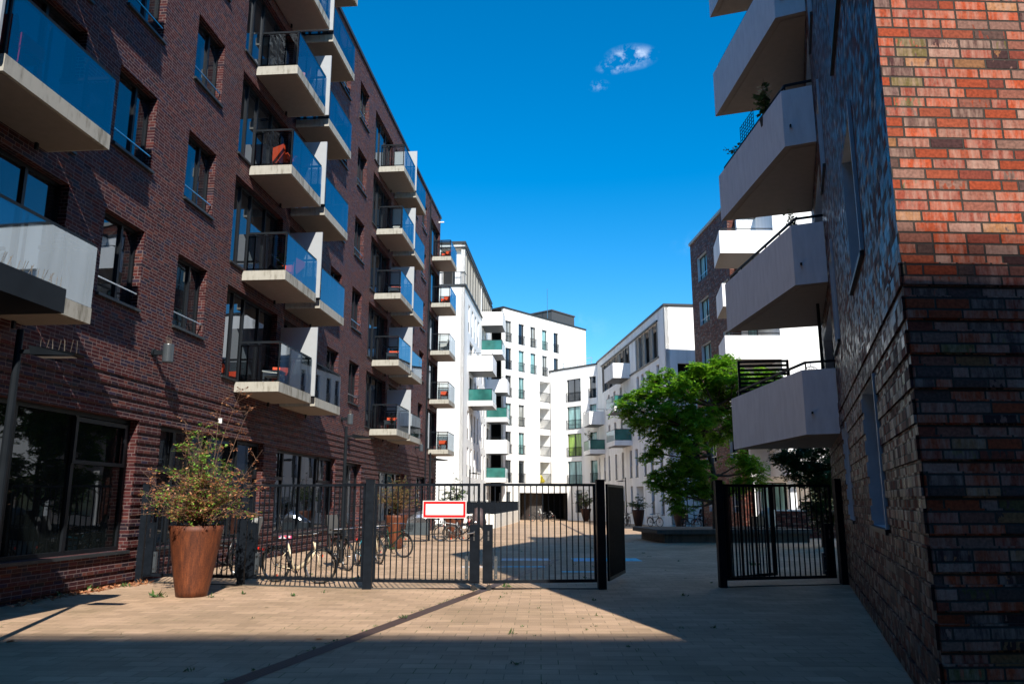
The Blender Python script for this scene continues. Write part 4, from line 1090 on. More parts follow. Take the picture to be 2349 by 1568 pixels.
# ------------------------------------------------------------------ foliage helpers
def leaves(mb, centers, size, rr, elong=2.0, flat=.35, droop=0.0):
    """many leaf-sized diamonds; one random value per leaf for its own hue"""
    if mb.r is None: mb.r = []
    for (cx, cy, cz) in centers:
        s = size * rr.uniform(.6, 1.3)
        a = rr.uniform(0, 2 * math.pi); el = rr.gauss(-droop, flat)
        d = Vector((math.cos(a) * math.cos(el), math.sin(a) * math.cos(el), math.sin(el)))
        up = Vector((rr.gauss(0, .5), rr.gauss(0, .5), 1)).normalized(); sd = d.cross(up)
        if sd.length < 1e-3: continue
        sd.normalize(); c = Vector((cx, cy, cz)); i = len(mb.v)
        mb.v += [tuple(c), tuple(c + d * s * .45 + sd * s / elong / 2), tuple(c + d * s), tuple(c + d * s * .45 - sd * s / elong / 2)]
        mb.f.append((i, i + 1, i + 2, i + 3)); mb.mi.append(0); mb.uv += [(0, 0), (1, 0), (1, 1), (0, 1)]; mb.r.append(rr.random())

def planter(x, y, label, top_r, base_r, h, group='tapered rusty steel planters', mat=None):
    t = thing('planter', label, 'planter', (x, y, gz(y)), 0, group)
    m = MB(); prof = [(base_r + (top_r - base_r) * (k / 12) ** .85, h * k / 12) for k in range(13)]
    m.lathe(prof + [(top_r - .012, h), (top_r - .03, h - .1)], 40); m.build('pot', mat or M_CORTEN, t, smooth=False)
    for p in t.children: pass
    s = MB(); s.lathe([(.01, h - .09), (top_r - .02, h - .1)], 24, cap_bot=False); s.build('soil', M_SOIL, t)
    for o in (x for x in bpy.data.objects if x.parent == t and x.name.startswith('pot')):
        o.data.polygons.foreach_set('use_smooth', [True] * len(o.data.polygons))
    return t
def shrub(x, y, z, h, rad, label, nst, leafn, size, mat, seed, cat='shrub', droop=.35, upright=.6, leaf2=None, twigr=.008, cover=.5, pw=.6):
    rr = random.Random(seed)
    t = thing('shrub', label, cat, (x, y, z))
    st = MB(); lf = MB(); lf.r = []; l2 = MB(); l2.r = []
    tips = []
    for i in range(nst):
        a = rr.uniform(0, 2 * math.pi); out = rad * rr.random() ** pw; hh = h * (1 - (.78 if pw == 1.0 else .55) * (out / rad) ** (.9 if pw == 1.0 else 1.5)) * rr.uniform(.6, 1.08)
        p = Vector((rr.gauss(0, .05), rr.gauss(0, .05), 0)); pts = [tuple(p)]; n = 7
        for k in range(1, n + 1):
            s = k / n; arch = math.sin(s * math.pi * .55)
            pts.append((math.cos(a) * out * s ** 1.3 + rr.gauss(0, .03), math.sin(a) * out * s ** 1.3 + rr.gauss(0, .03), hh * (arch if out > .6 * rad else s) - (droop * .25 * h * max(0, s - .75) if out > .5 * rad else 0)))
        st.tube(pts, [twigr * (1 - .75 * k / n) for k in range(n + 1)], 4, cap=False); tips.append(pts)
        # side twigs
        for q in range(4):
            k = rr.randint(2, n); b = Vector(pts[k]); aa = rr.uniform(0, 6.28); L = rad * rr.uniform(.12, .38)
            c = b + Vector((math.cos(aa) * L, math.sin(aa) * L, rr.uniform(-.3, .5) * L)); mid = (b + c) / 2 + Vector((0, 0, .06 * L))
            st.tube([b, mid, c], [twigr * .5, twigr * .4, twigr * .2], 3, cap=False); tips.append([tuple(b), tuple(mid), tuple(c)])
    for _ in range(leafn):
        pts = rr.choice(tips); k = rr.randint(max(0, len(pts) // 3), len(pts) - 2); f = rr.random()
        a, b = pts[k], pts[k + 1]
        c = tuple(a[j] + (b[j] - a[j]) * f + rr.gauss(0, .012) for j in range(3))
        dry = leaf2 and (rr.random() < cover * (1.5 if c[2] < h * .5 else .6))
        leaves(l2 if dry else lf, [c], size, rr)
    st.build('stem', M_TWIG, t); lf.build('foliage', mat, t)
    if leaf2 and l2.v: l2.build('dry_foliage', leaf2, t)
    return t
planter(-5.72, 14.62, 'nearest and largest rusty steel planter, in front of the left gates', .47, .26, 1.23)
shrub(-5.72, 14.62, 1.10, 2.05, 1.12, 'tangled half dry shrub growing from the nearest planter', 150, 11500, .05, leafmat('fresh_leaf', [(.05, .15, .03), (.11, .28, .03), (.22, .42, .05)]), 11, leaf2=L_DRY, cover=.40, twigr=.008, pw=1.0)
rr_ = random.Random(77); t = thing('leader_shoot', None, None); bpy.data.objects.remove(t)
sh = [x for x in bpy.data.objects if x.get('label', '').startswith('tangled half dry')][0]
st = MB(); lf = MB(); lf.r = []
for (sx, sy, tx, ty, hh) in ((.1, 0, .55, .1, 2.62), (.1, 0, .30, 0, 2.45), (.2, 0, .75, .1, 2.3), (-.1, 0, -.35, .05, 2.05), (.3, 0, 1.15, 0, 1.5), (-.3, 0, -1.15, .1, 1.15), (-.2, 0, -1.0, -.1, .75), (.2, -.1, 1.1, -.2, .9)):
    pts = [(sx, sy, 0)] + [(sx + (tx - sx) * f ** 1.2 + rr_.gauss(0, .03), sy + (ty - sy) * f, hh * f ** .85) for f in (.25, .5, .75, 1)]
    st.tube(pts, [.010, .008, .006, .004, .002], 5, cap=False)
    for q in range(9):
        f = rr_.uniform(.45, 1); b = Vector((sx + (tx - sx) * f ** 1.2, sy + (ty - sy) * f, hh * f ** .85)); c = b + Vector((rr_.uniform(-.3, .35), rr_.uniform(-.2, .2), rr_.uniform(-.05, .22)))
        st.tube([b, (b + c) / 2 + Vector((0, 0, .03)), c], [.004, .003, .0015], 3, cap=False)
        for _ in range(9): leaves(lf, [tuple(b.lerp(c, rr_.uniform(.4, 1.05)))], .055, rr_)
st.build('long_shoot', M_TWIG, sh); lf.build('shoot_leaves', L_DRY, sh)
planter(-4.17, 29.0, 'second rusty planter, seen through the left leaf of the double gate', .42, .20, 1.18)
shrub(-4.17, 29.0, 1.08, 1.55, .85, 'round yellowish green shrub in the second planter', 80, 5200, .055, L_BUSH, 12, twigr=.008)
planter(-2.72, 38.0, 'third rusty planter, half hidden behind the sign and bicycles', .52, .28, 1.25)
shrub(-2.72, 38.0, 1.1, 2.1, .75, 'sparse upright sapling in the third planter', 26, 2200, .085, L_GREEN, 13, twigr=.012)
planter(7.75, 84.3, 'small far planter beside the dark entrance', .58, .24, 1.3, mat=M_CORTEN2)
shrub(7.75, 84.3, .75, 2.4, 1.5, 'leafy shrub in the far planter beside the entrance', 24, 1500, .16, L_GREEN, 14, twigr=.02)
planter(9.9, 63.0, 'dark rusty planter by the white wing, next to parked bicycles', .5, .27, 1.25, mat=M_CORTEN2)
shrub(9.9, 63.0, .9, 1.35, 1.05, 'low spreading shrub in the planter by the white wing', 20, 1300, .13, L_GREEN, 15, twigr=.018)
planter(11.75, 56.0, 'wide tapered planter standing behind the stone bench', .58, .30, 1.3, mat=M_CORTEN2)
shrub(11.75, 56.0, 1.0, 1.7, .42, 'slim young plant in the planter behind the stone bench', 10, 600, .13, L_GREEN, 16, twigr=.02)

# ------------------------------------------------------------------ trees
def to3(xd, yd, Y):
    """measured direction of the photograph at distance Y"""
    u, v = xd - 1174.5, 784 - yd; t = math.atan2(366, 1800); ct, st = math.cos(t), math.sin(t)
    r = (u, 1800 * ct - v * st, 1800 * st + v * ct); k = Y / r[1]
    return Vector((r[0] * k, Y, 1.65 + r[2] * k))
def tree(base, trunk_pts, blobs, label, nleaf, size, mat, seed, Y):
    rr = random.Random(seed)
    t = thing('tree', label, 'tree', base)
    B = Vector(base); tk = MB()
    tk.tube([Vector(p) - B for p in trunk_pts[0]], trunk_pts[1], 9)
    top = Vector(trunk_pts[0][-1]) - B
    cr = MB(); cr.r = []
    tw = MB()
    cs = []
    for (xd, yd, rd, dy) in blobs:
        c = to3(xd, yd, Y + dy) - B; rad = rd * Y / 1840; cs.append((c, rad))
    mids = [Vector(p) - B for p in trunk_pts[0][1:]]
    for c, rad in cs:
        s = min(mids, key=lambda q: (q - c).length + (0 if q.z < c.z else 2)); m1 = s.lerp(c, .5) + Vector((rr.gauss(0, .15), rr.gauss(0, .15), -.12))
        tk.tube([s, s.lerp(m1, .5) + Vector((0, 0, -.05)), m1, c], [.065, .05, .035, .012], 6, cap=False)
        for q in range(6):
            e = c + Vector((rr.gauss(0, .5), rr.gauss(0, .5), rr.gauss(0, .35))) * rad
            tk.tube([m1.lerp(c, rr.uniform(.3, 1)), (m1.lerp(c, .8) + e) / 2, e], [.014, .01, .005], 4, cap=False)
    tot = sum(r ** 2 for _, r in cs)
    for c, rad in cs:
        n = int(nleaf * rad ** 2 / tot); fr = max(4, n // 22)
        # fronds: short sprays of paired leaflets, gathered in tufts
        k = 0
        tufts = []
        for _ in range(max(3, fr // 7)):
            v = Vector((rr.gauss(0, 1), rr.gauss(0, 1), rr.gauss(0, 1))).normalized() * (rr.random() ** .45) * rad
            v.z *= .72; tufts.append(c + v)
        for _ in range(fr):
            b = rr.choice(tufts) + Vector((rr.gauss(0, .13), rr.gauss(0, .13), rr.gauss(0, .09)))
            a = rr.uniform(0, 6.283); d = Vector((math.cos(a), math.sin(a), rr.uniform(-.5, .25))).normalized(); L = rr.uniform(.18, .36)
            sd = d.cross(Vector((0, 0, 1))).normalized(); hue = rr.random()
            for j in range(22):
                s = (j // 2) / 11; w = (1 if j % 2 else -1); p = b + d * L * s + Vector((0, 0, -.12 * s * s))
                dd = (sd * w + d * .6 + Vector((rr.gauss(0, .25), rr.gauss(0, .25), rr.gauss(-.1, .3)))).normalized(); ss = size * rr.uniform(.7, 1.2)
                n2 = dd.cross(Vector((rr.gauss(0, .4), rr.gauss(0, .4), 1))).normalized(); i = len(cr.v)
                cr.v += [tuple(p), tuple(p + dd * ss * .5 + n2 * ss * .2), tuple(p + dd * ss), tuple(p + dd * ss * .5 - n2 * ss * .2)]
                cr.f.append((i, i + 1, i + 2, i + 3)); cr.mi.append(0); cr.uv += [(0, 0)] * 4; cr.r.append(min(1, max(0, hue * .7 + rr.random() * .3)))
    tk.build('trunk', M_BARK, t); cr.build('crown', mat, t)
    return t
YT = 34.0
bl = [(1640, 850, 48, 0), (1600, 880, 52, .5), (1680, 880, 55, -.4), (1725, 900, 50, .3), (1655, 925, 60, 1), (1560, 900, 42, -.3), (1520, 895, 40, .3), (1480, 905, 36, 0), (1450, 935, 30, .2), (1500, 945, 45, -.6), (1550, 950, 50, .6), (1605, 965, 55, -.5),
      (1470, 975, 34, .4), (1520, 1000, 45, 0), (1570, 1010, 45, -.8), (1500, 1040, 32, .2), (1640, 990, 45, 1.2), (1700, 965, 50, .6), (1535, 1085, 42, .3), (1585, 1080, 48, -.4), (1510, 1110, 26, 0), (1560, 1125, 40, .3), (1610, 1110, 45, .6), (1560, 1160, 24, .2), (1700, 1060, 38, .5), (1735, 1070, 26, 0), (1725, 1100, 26, .3), (1600, 845, 26, 0), (1668, 822, 22, 0), (1540, 860, 20, 0), (1755, 860, 30, .6), (1765, 930, 34, .8),
      (1440, 905, 18, .3), (1495, 870, 20, 0), (1425, 925, 12, 0), (1690, 1115, 30, .4)]
b0 = to3(1642, 1216, YT); b0.z = .5
tp = [b0, to3(1640, 1150, YT), to3(1638, 1090, YT), to3(1628, 1045, YT), to3(1612, 990, YT), to3(1640, 930, YT)]
tree(tuple(b0), (tp, [.13, .12, .11, .10, .07, .04]), bl, 'broad feathery green tree growing from the stone bench bed', 125000, .145, L_TREE, 21, YT)
Y2 = 30.0
bl2 = [(1810, 1050, 34, 0), (1850, 1060, 40, .5), (1885, 1075, 42, 0), (1900, 1120, 40, .6), (1860, 1105, 34, -.3), (1880, 1160, 38, 0), (1905, 1190, 30, .3), (1790, 1045, 20, 0), (1840, 1030, 24, .3), (1880, 1030, 30, .6), (1815, 1080, 22, 0), (1915, 1050, 30, 1)]
b2 = to3(1890, 1250, Y2); b2.z = 0
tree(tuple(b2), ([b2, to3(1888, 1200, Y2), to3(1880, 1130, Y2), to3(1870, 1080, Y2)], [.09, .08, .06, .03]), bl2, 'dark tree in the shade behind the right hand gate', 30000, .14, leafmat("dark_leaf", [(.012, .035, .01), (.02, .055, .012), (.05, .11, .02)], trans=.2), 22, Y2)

# ------------------------------------------------------------------ yard furniture
t = thing('stone_bench', 'long low dark stone bench around the tree bed', 'bench', (5.9, 32.8, 0), R(5))
m = MB(); m.box(0, 6.6, 0, 4.2, .36, .53); m.build('slab', M_DKCONC, t)
m = MB(); m.box(.35, 6.5, .18, 4.0, 0, .36)
for i in range(1, 4): m.box(.35 + i * 1.5, .36 + i * 1.5, .17, .18, 0, .36)
m.build('base', M_DKCONC, t)
m = MB(); m.box(3.6, 6.2, .6, 3.6, .53, .56); m.build('soil', M_SOIL, t)
t = thing('low_brick_wall', 'low brick yard wall with a pale coping behind the right gate', 'wall', (11.9, 37.9, 0), R(-3))
m = MB(); m.box(0, 5.4, 0, .36, -.1, 1.22); m.build('brickwork', M_RB2, t)
m = MB(); m.box(-.04, 5.45, -.04, .4, 1.22, 1.28); m.build('coping', M_CONC2, t)
# raised terrace with dark screen in front of the rear block
t = thing('terrace_wall', 'pale concrete terrace wall with a dark screen fence on top', 'wall', (-3.45, 56.2, -.2), 0)
m = MB(); m.box(0, 2.3, 0, .25, 0, 1.0); m.build('front_concrete', M_CONC2, t)
m = MB()
dx, dy = 1.85, 26.5; L = math.hypot(dx, dy)
for k in range(14):
    a = (2.3 + dx * k / 14, .02 + dy * k / 14); b = (2.3 + dx * (k + .985) / 14, .02 + dy * (k + .985) / 14)
    m.face([(a[0], a[1], -.2), (b[0], b[1], -.2), (b[0], b[1], 1.0), (a[0], a[1], 1.0)]); m.face([(a[0] - .25, a[1], 1.0), (a[0], a[1], 1.0), (b[0], b[1], 1.0), (b[0] - .25, b[1], 1.0)])
m.build('side_concrete', M_CONC2, t)
m = MB(); 
for i in range(19): m.bar((.05 + .12 * i, .06, 1.0), (.05 + .12 * i, .06, 1.86), .03)
m.box(.02, 2.25, .08, .10, 1.04, 1.82); m.bar((0, .06, 1.86), (2.26, .06, 1.86), .05)
m.build('front_screen', M_FENCE, t)
m = MB()
for i in range(120):
    a = (2.24 + dx * i / 120, .1 + dy * i / 120); m.bar((a[0], a[1], 1.0), (a[0], a[1], 1.86), .035)
m.face([(2.2, .1, 1.04), (2.2 + dx, .1 + dy, 1.04), (2.2 + dx, .1 + dy, 1.82), (2.2, .1, 1.82)]); m.bar((2.24, .1, 1.86), (2.24 + dx, .1 + dy, 1.86), .05)
m.build('side_screen', M_FENCE, t)

def street_lamp(x, y, label, s=1, h=3.75):
    t = thing('street_lamp', label, 'street lamp', (x, y, gz(y)), 0 if s > 0 else math.pi, 'slim dark street lamps of the yard')
    m = MB(); m.tube([(0, 0, 0), (0, 0, h * .6), (0, 0, h)], [.055, .05, .04], 14); m.build('pole', M_METAL, t)
    m = MB(); m.bar((.04, 0, h - .28), (.22, 0, h - .28), .05); m.build('arm', M_METAL, t)
    m = MB(); v = [(.2, -.13, h - .22), (.78, -.12, h - .32), (.78, .12, h - .32), (.2, .13, h - .22), (.22, -.10, h - .33), (.76, -.1, h - .345), (.76, .1, h - .345), (.22, .1, h - .33)]
    for f in ((0, 1, 2, 3), (7, 6, 5, 4), (0, 4, 5, 1), (1, 5, 6, 2), (2, 6, 7, 3), (3, 7, 4, 0)): m.face([v[i] for i in f])
    o = m.build('lamp_head', M_METAL, t)
    m = MB(); m.box(.28, .7, -.07, .07, h - .352, h - .347); m.build('lens', M_WHITEP, o)
    if y < 25:
        m = MB()
        for i in range(9): m.bar((.3 + .05 * i, -.05 + .05 * (i % 3), h - .24 - .008 * i), (.3 + .05 * i + .02 * math.sin(i * 2), -.05 + .05 * (i % 3), h - .13), .0025)
        m.build('spike', M_SPIKE, o)
    return t
street_lamp(-6.12, 9.55, 'street lamp under the entrance canopy at the left edge')
street_lamp(-4.72, 22.4, 'street lamp behind the fence in front of the first balcony stack')
street_lamp(-3.58, 34.7, 'street lamp in front of the far end of the left brick building')
street_lamp(-3.02, 57.0, 'far street lamp in front of the white block corner', h=4.1)
street_lamp(9.55, 67.0, 'street lamp beside the white wing, its head turned to the left', s=-1, h=3.9)
m = MB(); m.tube([(0, 0, 0), (0, 0, 3.7)], .06, 10); tag(m.build('lamp_pole', M_METAL, None, (12.25, 51.5, -.12)), 'plain dark pole at the corner of the brown brick tower', 'pole')

# ------------------------------------------------------------------ bicycles
BC = {}
def col(name, c, rough=.3):
    if name not in BC: BC[name] = plain(name, c, rough=rough, var=.05)
    return BC[name]
M_TYRE = plain("tyre_rubber", (.018, .018, .018), rough=.7, var=.2); M_CHROME = plain("chrome", (.6, .6, .6), rough=.2, metal=1, var=.05)
def bicycle(x, y, hd, label, frame, low=False, fender=None, lean=0.0, child_seat=None, basket=False, saddle=None, rack=True, wr=.34, steer=.2):
    t = thing('bicycle', label, 'bicycle', (x, y, gz(y)), hd, 'bicycles parked in the yard')
    t.rotation_euler = (lean, 0, hd); F = lambda o: o
    RW, FW = Vector((-.53, 0, wr)), Vector((.55, 0, wr))
    def wheel(c, ang=0):
        m = MB(); m.ring((0, 0, 0), wr - .018, .024, 'y', 30, 6); o = m.build('wheel', M_TYRE, t, tuple(c)); o.rotation_euler = (0, 0, ang)
        m = MB(); m.ring((0, 0, 0), wr - .045, .010, 'y', 30, 5); m.tube([(0, -.04, 0), (0, .04, 0)], .022, 8)
        for k in range(18):
            a = k * math.pi * 2 / 18; m.bar((.02 * math.cos(a + .5), .02 * (-1) ** k, .02 * math.sin(a + .5)), ((wr - .05) * math.cos(a), 0, (wr - .05) * math.sin(a)), .0035)
        m.build('rim', M_CHROME, o)
    wheel(RW); wheel(FW, steer)
    bb = Vector((-.08, 0, .28)); seat = Vector((-.24, 0, .78)); head = Vector((.40, 0, .82)); headl = Vector((.44, 0, .66))
    m = MB()
    if low: m.tube([headl, (.22, 0, .42), (.05, 0, .31), bb], [.042, .045, .045, .035], 10); m.tube([headl, (.30, 0, .58)], .02, 6)
    else: m.tube([head - Vector((0, 0, .05)), seat - Vector((.02, 0, .1))], .022, 8); m.tube([headl, bb], .026, 8)
    m.tube([bb, seat], .022, 8); m.tube([head, headl], .028, 8)
    for s in (-1, 1):
        m.tube([bb + Vector((0, .03 * s, 0)), RW + Vector((0, .06 * s, 0))], .010, 6); m.tube([seat + Vector((.02, .02 * s, -.12)), RW + Vector((0, .06 * s, 0))], .009, 6)
    m.build('frame', frame, t, smooth=True)
    m = MB(); m.tube([head + Vector((-.02, 0, .02)), headl], .018, 8)
    for s in (-1, 1): m.tube([headl + Vector((0, .045 * s, 0)), FW + Vector((-.02, .05 * s, .2)), FW + Vector((0, .05 * s, 0))], .011, 6)
    m.build('fork', frame, t, smooth=True)
    m = MB(); m.tube([head, head + Vector((-.03, 0, .18))], .014, 8)
    m.tube([(.20, -.30, .99), (.32, -.26, 1.0), (.39, -.1, 1.0), (.39, .1, 1.0), (.32, .26, 1.0), (.20, .30, .99)], .012, 8); m.build('handlebar', M_CHROME, t)
    m = MB()
    for s in (-1, 1): m.tube([(.10, .31 * s, .985), (.21, .30 * s, .99)], .018, 8)
    m.build('grip', M_BLACK, t)
    m = MB(); m.tube([seat, seat + Vector((-.03, 0, .12))], .013, 8)
    m.prism([(-.42, -.09), (-.42, .09), (-.30, .08), (-.14, .02), (-.14, -.02), (-.30, -.08)], .90, .955); m.build('saddle', saddle or M_BLACK, t)
    fm = fender or M_BLACK
    m = MB(); m.ring(tuple(RW), wr + .03, .022, 'y', 16, 5, arc=(R(20), R(190))); m.build('mudguard', fm, t)
    m = MB(); m.ring(tuple(FW), wr + .03, .022, 'y', 14, 5, arc=(R(30), R(200))); m.build('mudguard', fm, t)
    if rack:
        m = MB()
        for s in (-1, 1): m.bar((-.82, .06 * s, .74), (-.30, .06 * s, .74), .012); m.bar((-.70, .06 * s, .74), tuple(RW + Vector((0, .06 * s, 0))), .010)
        for xx in (-.8, -.6, -.4): m.bar((xx, -.06, .74), (xx, .06, .74), .01)
        m.build('rack', M_METAL, t)
    m = MB(); m.ring((bb.x, .05, bb.z), .085, .008, 'y', 18, 4); m.bar((bb.x, .06, bb.z), (bb.x + .06, .06, bb.z - .16), .018); m.bar((bb.x, -.06, bb.z), (bb.x - .06, -.06, bb.z + .16), .018)
    m.box(bb.x + .01, bb.x + .11, .06, .14, bb.z - .175, bb.z - .155); m.box(bb.x - .11, bb.x - .01, -.14, -.06, bb.z + .155, bb.z + .175); m.bar((bb.x, .05, bb.z + .06), (RW.x, .05, RW.z + .04), .01); m.bar((bb.x, .05, bb.z - .06), (RW.x, .05, RW.z - .04), .01); m.build('crank', M_BLACK, t)
    m = MB(); m.tube([(-.84, 0, .66), (-.865, 0, .66)], .03, 10); m.build('rear_reflector', col('red_reflector', (.6, .02, .01)), t)
    m = MB(); m.tube([(.47, 0, .80), (.53, 0, .80)], .04, 10); m.build('headlight', M_CHROME, t)
    m = MB(); m.box(-.54, -.50, .03, .04, wr - .24, wr - .19); m.box(.55, .59, .03, .04, wr + .18, wr + .23); m.build('spoke_reflector', M_ORANGE, t)
    if child_seat:
        m = MB(); m.prism([(-.72, -.15), (-.72, .15), (-.40, .15), (-.40, -.15)], .80, .86)
        pts = [(-.72, .82), (-.78, 1.05), (-.86, 1.32)]
        for (a, b) in zip(pts[:-1], pts[1:]):
            m.face([(a[0], -.16, a[1]), (a[0], .16, a[1]), (b[0], .14, b[1]), (b[0], -.14, b[1])]); m.face([(a[0] - .03, -.16, a[1]), (a[0] - .03, .16, a[1]), (b[0] - .03, .14, b[1]), (b[0] - .03, -.14, b[1])])
            for s in (-1, 1): m.face([(a[0] - .03, .16 * s, a[1]), (a[0] + .10, .17 * s, a[1]), (b[0] + .09, .15 * s, b[1]), (b[0] - .03, .14 * s, b[1])])
        for s in (-1, 1): m.box(-.60, -.52, .13 * s, .17 * s, .45, .82)
        m.build('child_seat', child_seat, t)
    if basket:
        m = MB()
        for k in range(5):
            z = .78 + .05 * k; w = .13 + .01 * k
            m.bar((.48, -w, z), (.72 + .01 * k, -w, z), .008); m.bar((.48, w, z), (.72 + .01 * k, w, z), .008); m.bar((.72 + .01 * k, -w, z), (.72 + .01 * k, w, z), .008); m.bar((.48, -w, z), (.48, w, z), .008)
        for k in range(7):
            yy = -.13 + .26 * k / 6; m.bar((.72, yy, .78), (.76, yy * 1.3, .98), .005); m.bar((.48, yy, .78), (.48, yy * 1.3, .98), .005); m.bar((.48, yy, .78), (.72, yy, .78), .005)
            xx = .48 + .24 * k / 6
            for s in (-1, 1): m.bar((xx, .13 * s, .78), (xx, .17 * s, .98), .005)
        m.build('basket', M_METAL, t)
    return t
cream = col('cream_paint', (.62, .52, .36)); black = col('black_paint', (.015, .015, .017)); blue = col('blue_paint', (.02, .12, .32)); red = col('red_paint', (.38, .02, .015)); whitef = col('white_frame', (.6, .6, .58)); tealf = col('teal_frame', (.03, .30, .42)); silver = col('silver_frame', (.35, .36, .37))
greyseat = col('grey_seat', (.30, .31, .31), .5); flower = None
def floral():
    m, n, l, b = nt("floral_saddle_cover"); tc = n.new("ShaderNodeTexCoord"); v = n.new("ShaderNodeTexVoronoi"); v.inputs['Scale'].default_value = 22; l.new(tc.outputs['Object'], v.inputs['Vector'])
    wn_ = n.new("ShaderNodeSeparateColor"); l.new(v.outputs['Color'], wn_.inputs[0]); l.new(ramp(n, l, wn_.outputs[0], [(0, (.5, .02, .04)), (.35, (.6, .6, .65)), (.55, (.03, .05, .25)), (.75, (.55, .05, .2))], 'CONSTANT'), b.inputs['Base Color']); return m
bicycle(-6.35, 17.75, R(174), 'black bicycle with a grey child seat behind the nearest planter', black, child_seat=greyseat, rack=False, lean=R(-4), fender=black)
bicycle(-4.46, 16.95, R(-19), 'cream step-through bicycle with a floral saddle behind the fence', cream, low=True, saddle=floral(), lean=R(3), wr=.35)
bicycle(-4.25, 20.3, R(-62), 'dark bicycle with a black child seat next to the first lamp post', black, child_seat=M_BLACK, lean=R(3), basket=True)
bicycle(-3.85, 20.9, R(-66), 'teal and white bicycle leaning behind the cream one', tealf, lean=R(-3))
bicycle(-3.75, 22.4, R(-70), 'cream bicycle with a blue lock next to the lamp post', cream, low=True, lean=R(4), basket=True)
bicycle(-3.7, 24.8, R(-40), 'old dark green bicycle farthest back by the shop windows', col('green_paint', (.02, .05, .03)), basket=True, lean=R(-3))
bicycle(-2.05, 34.2, R(8), 'black sports bicycle parked right of the cargo bike', black, rack=False, lean=R(2))
bicycle(-2.6, 34.9, R(176), 'silver bicycle behind the black sports bicycle', silver, lean=R(-2), child_seat=None)
bicycle(-2.35, 44.5, R(100), 'red bicycle in front of the pale terrace wall', red, basket=True, fender=red, low=True)
bicycle(-1.95, 45.1, R(80), 'dark red bicycle right beside the red one', red, lean=R(3))
bicycle(2.6, 83.2, R(20), 'far black bicycle at the left of the dark entrance', black)
bicycle(3.75, 84.6, R(8), 'far bicycle with a pale child seat in front of the dark brick pier', black, child_seat=greyseat)
bicycle(10.75, 60.5, R(-60), 'single dark bicycle with a blue saddle against the white wing', black, saddle=col('blue_saddle', (.05, .25, .45)), lean=R(2))
for i, (x, y, a, lb, fc) in enumerate(((8.85, 64.2, 75, 'bicycle under a grey cover left of the planter by the white wing', silver), (9.15, 63.6, 95, 'dark bicycle closest to the planter by the white wing', black), (8.5, 65.0, 60, 'blue bicycle leftmost of the row by the white wing', blue), (8.1, 66.6, 88, 'black bicycle behind the blue one by the white wing', black))):
    bicycle(x, y, R(a), lb, fc, basket=i == 1)
bicycle(11.75, 52.6, R(200), 'dark bicycle with a front basket and child seat by the brown tower', black, basket=True, child_seat=M_BLACK)
bicycle(12.4, 51.8, R(170), 'bicycle with a pale wheel reflector right beside the brown tower', silver)
# hood over the child seat of the black sports bicycle
m = MB()
m.lathe([(.30, 0), (.33, .25), (.28, .55), (.16, .8), (.02, .88)], 12)
for i, v in enumerate(m.v): m.v[i] = (v[0] * (1 + .12 * math.sin(v[2] * 9 + v[1] * 7)), v[1] * .7, v[2])
tag(m.build('bike_cover', plain("brown_cover", (.07, .045, .045), rough=.5, var=.3), None, (-1.45, 34.6, .55), smooth=True), 'crumpled brown rain cover over a child seat behind the sports bicycle', 'cover')
# cargo bike with a shiny hood
t = thing('cargo_bike', 'cargo bicycle with a grey box and a shiny silver rain hood', 'cargo bicycle', (-3.75, 34.2, 0), R(184))
m = MB(); m.prism([(-.2, -.32), (.95, -.26), (.95, .26), (-.2, .32)], .28, .78); bx = m.build('box', plain("cargo_box", (.05, .065, .075), rough=.4, var=.1), t)
m = MB(); n = 10
pro = [(-.22, .78, .34), (-.15, 1.12, .30), (.05, 1.3, .26), (.3, 1.24, .25), (.65, 1.0, .24), (.97, .79, .22)]
for (a, b) in zip(pro[:-1], pro[1:]):
    for k in range(n):
        t0, t1 = math.pi * k / n, math.pi * (k + 1) / n
        def P(c, tt): return (c[0], c[2] * math.cos(tt), .78 + (c[1] - .78) * abs(math.sin(tt)) ** .7)
        m.face([P(a, t0), P(a, t1), P(b, t1), P(b, t0)])
m.build('rain_hood', plain("silver_foil", (.5, .5, .52), rough=.18, metal=.9, var=.3, scale=9), t, smooth=True)
for (c, r_, s_) in (((1.25, 0, .25), .25, .2), ((-.75, 0, .33), .33, 0)):
    m = MB(); m.ring((0, 0, 0), r_ - .018, .022, 'y', 26, 6); o = m.build('wheel', M_TYRE, t, c)
    m = MB(); m.ring((0, 0, 0), r_ - .045, .01, 'y', 26, 5); m.tube([(0, -.04, 0), (0, .04, 0)], .03, 8)
    for k in range(16): a = k * math.pi / 8; m.bar((0, 0, 0), ((r_ - .05) * math.cos(a), 0, (r_ - .05) * math.sin(a)), .004)
    m.build('rim', M_CHROME, o)
m = MB(); m.tube([(1.25, .06, .25), (1.15, .06, .7), (1.0, 0, .72), (.9, 0, .3), (-.2, 0, .27), (-.35, 0, .3), (-.75, .06, .33)], .02, 8); m.tube([(-.35, 0, .3), (-.5, 0, .85)], .02, 8); m.tube([(-.25, 0, .3), (-.2, 0, 1.05)], .02, 8); m.build('frame', black, t)
m = MB(); m.tube([(-.35, -.3, 1.06), (-.2, 0, 1.06), (-.35, .3, 1.06)], .014, 8); m.build('handlebar', M_BLACK, t)
m = MB(); m.prism([(-.68, -.09), (-.68, .09), (-.4, .03), (-.4, -.03)], .9, .96); m.build('saddle', M_BLACK, t)
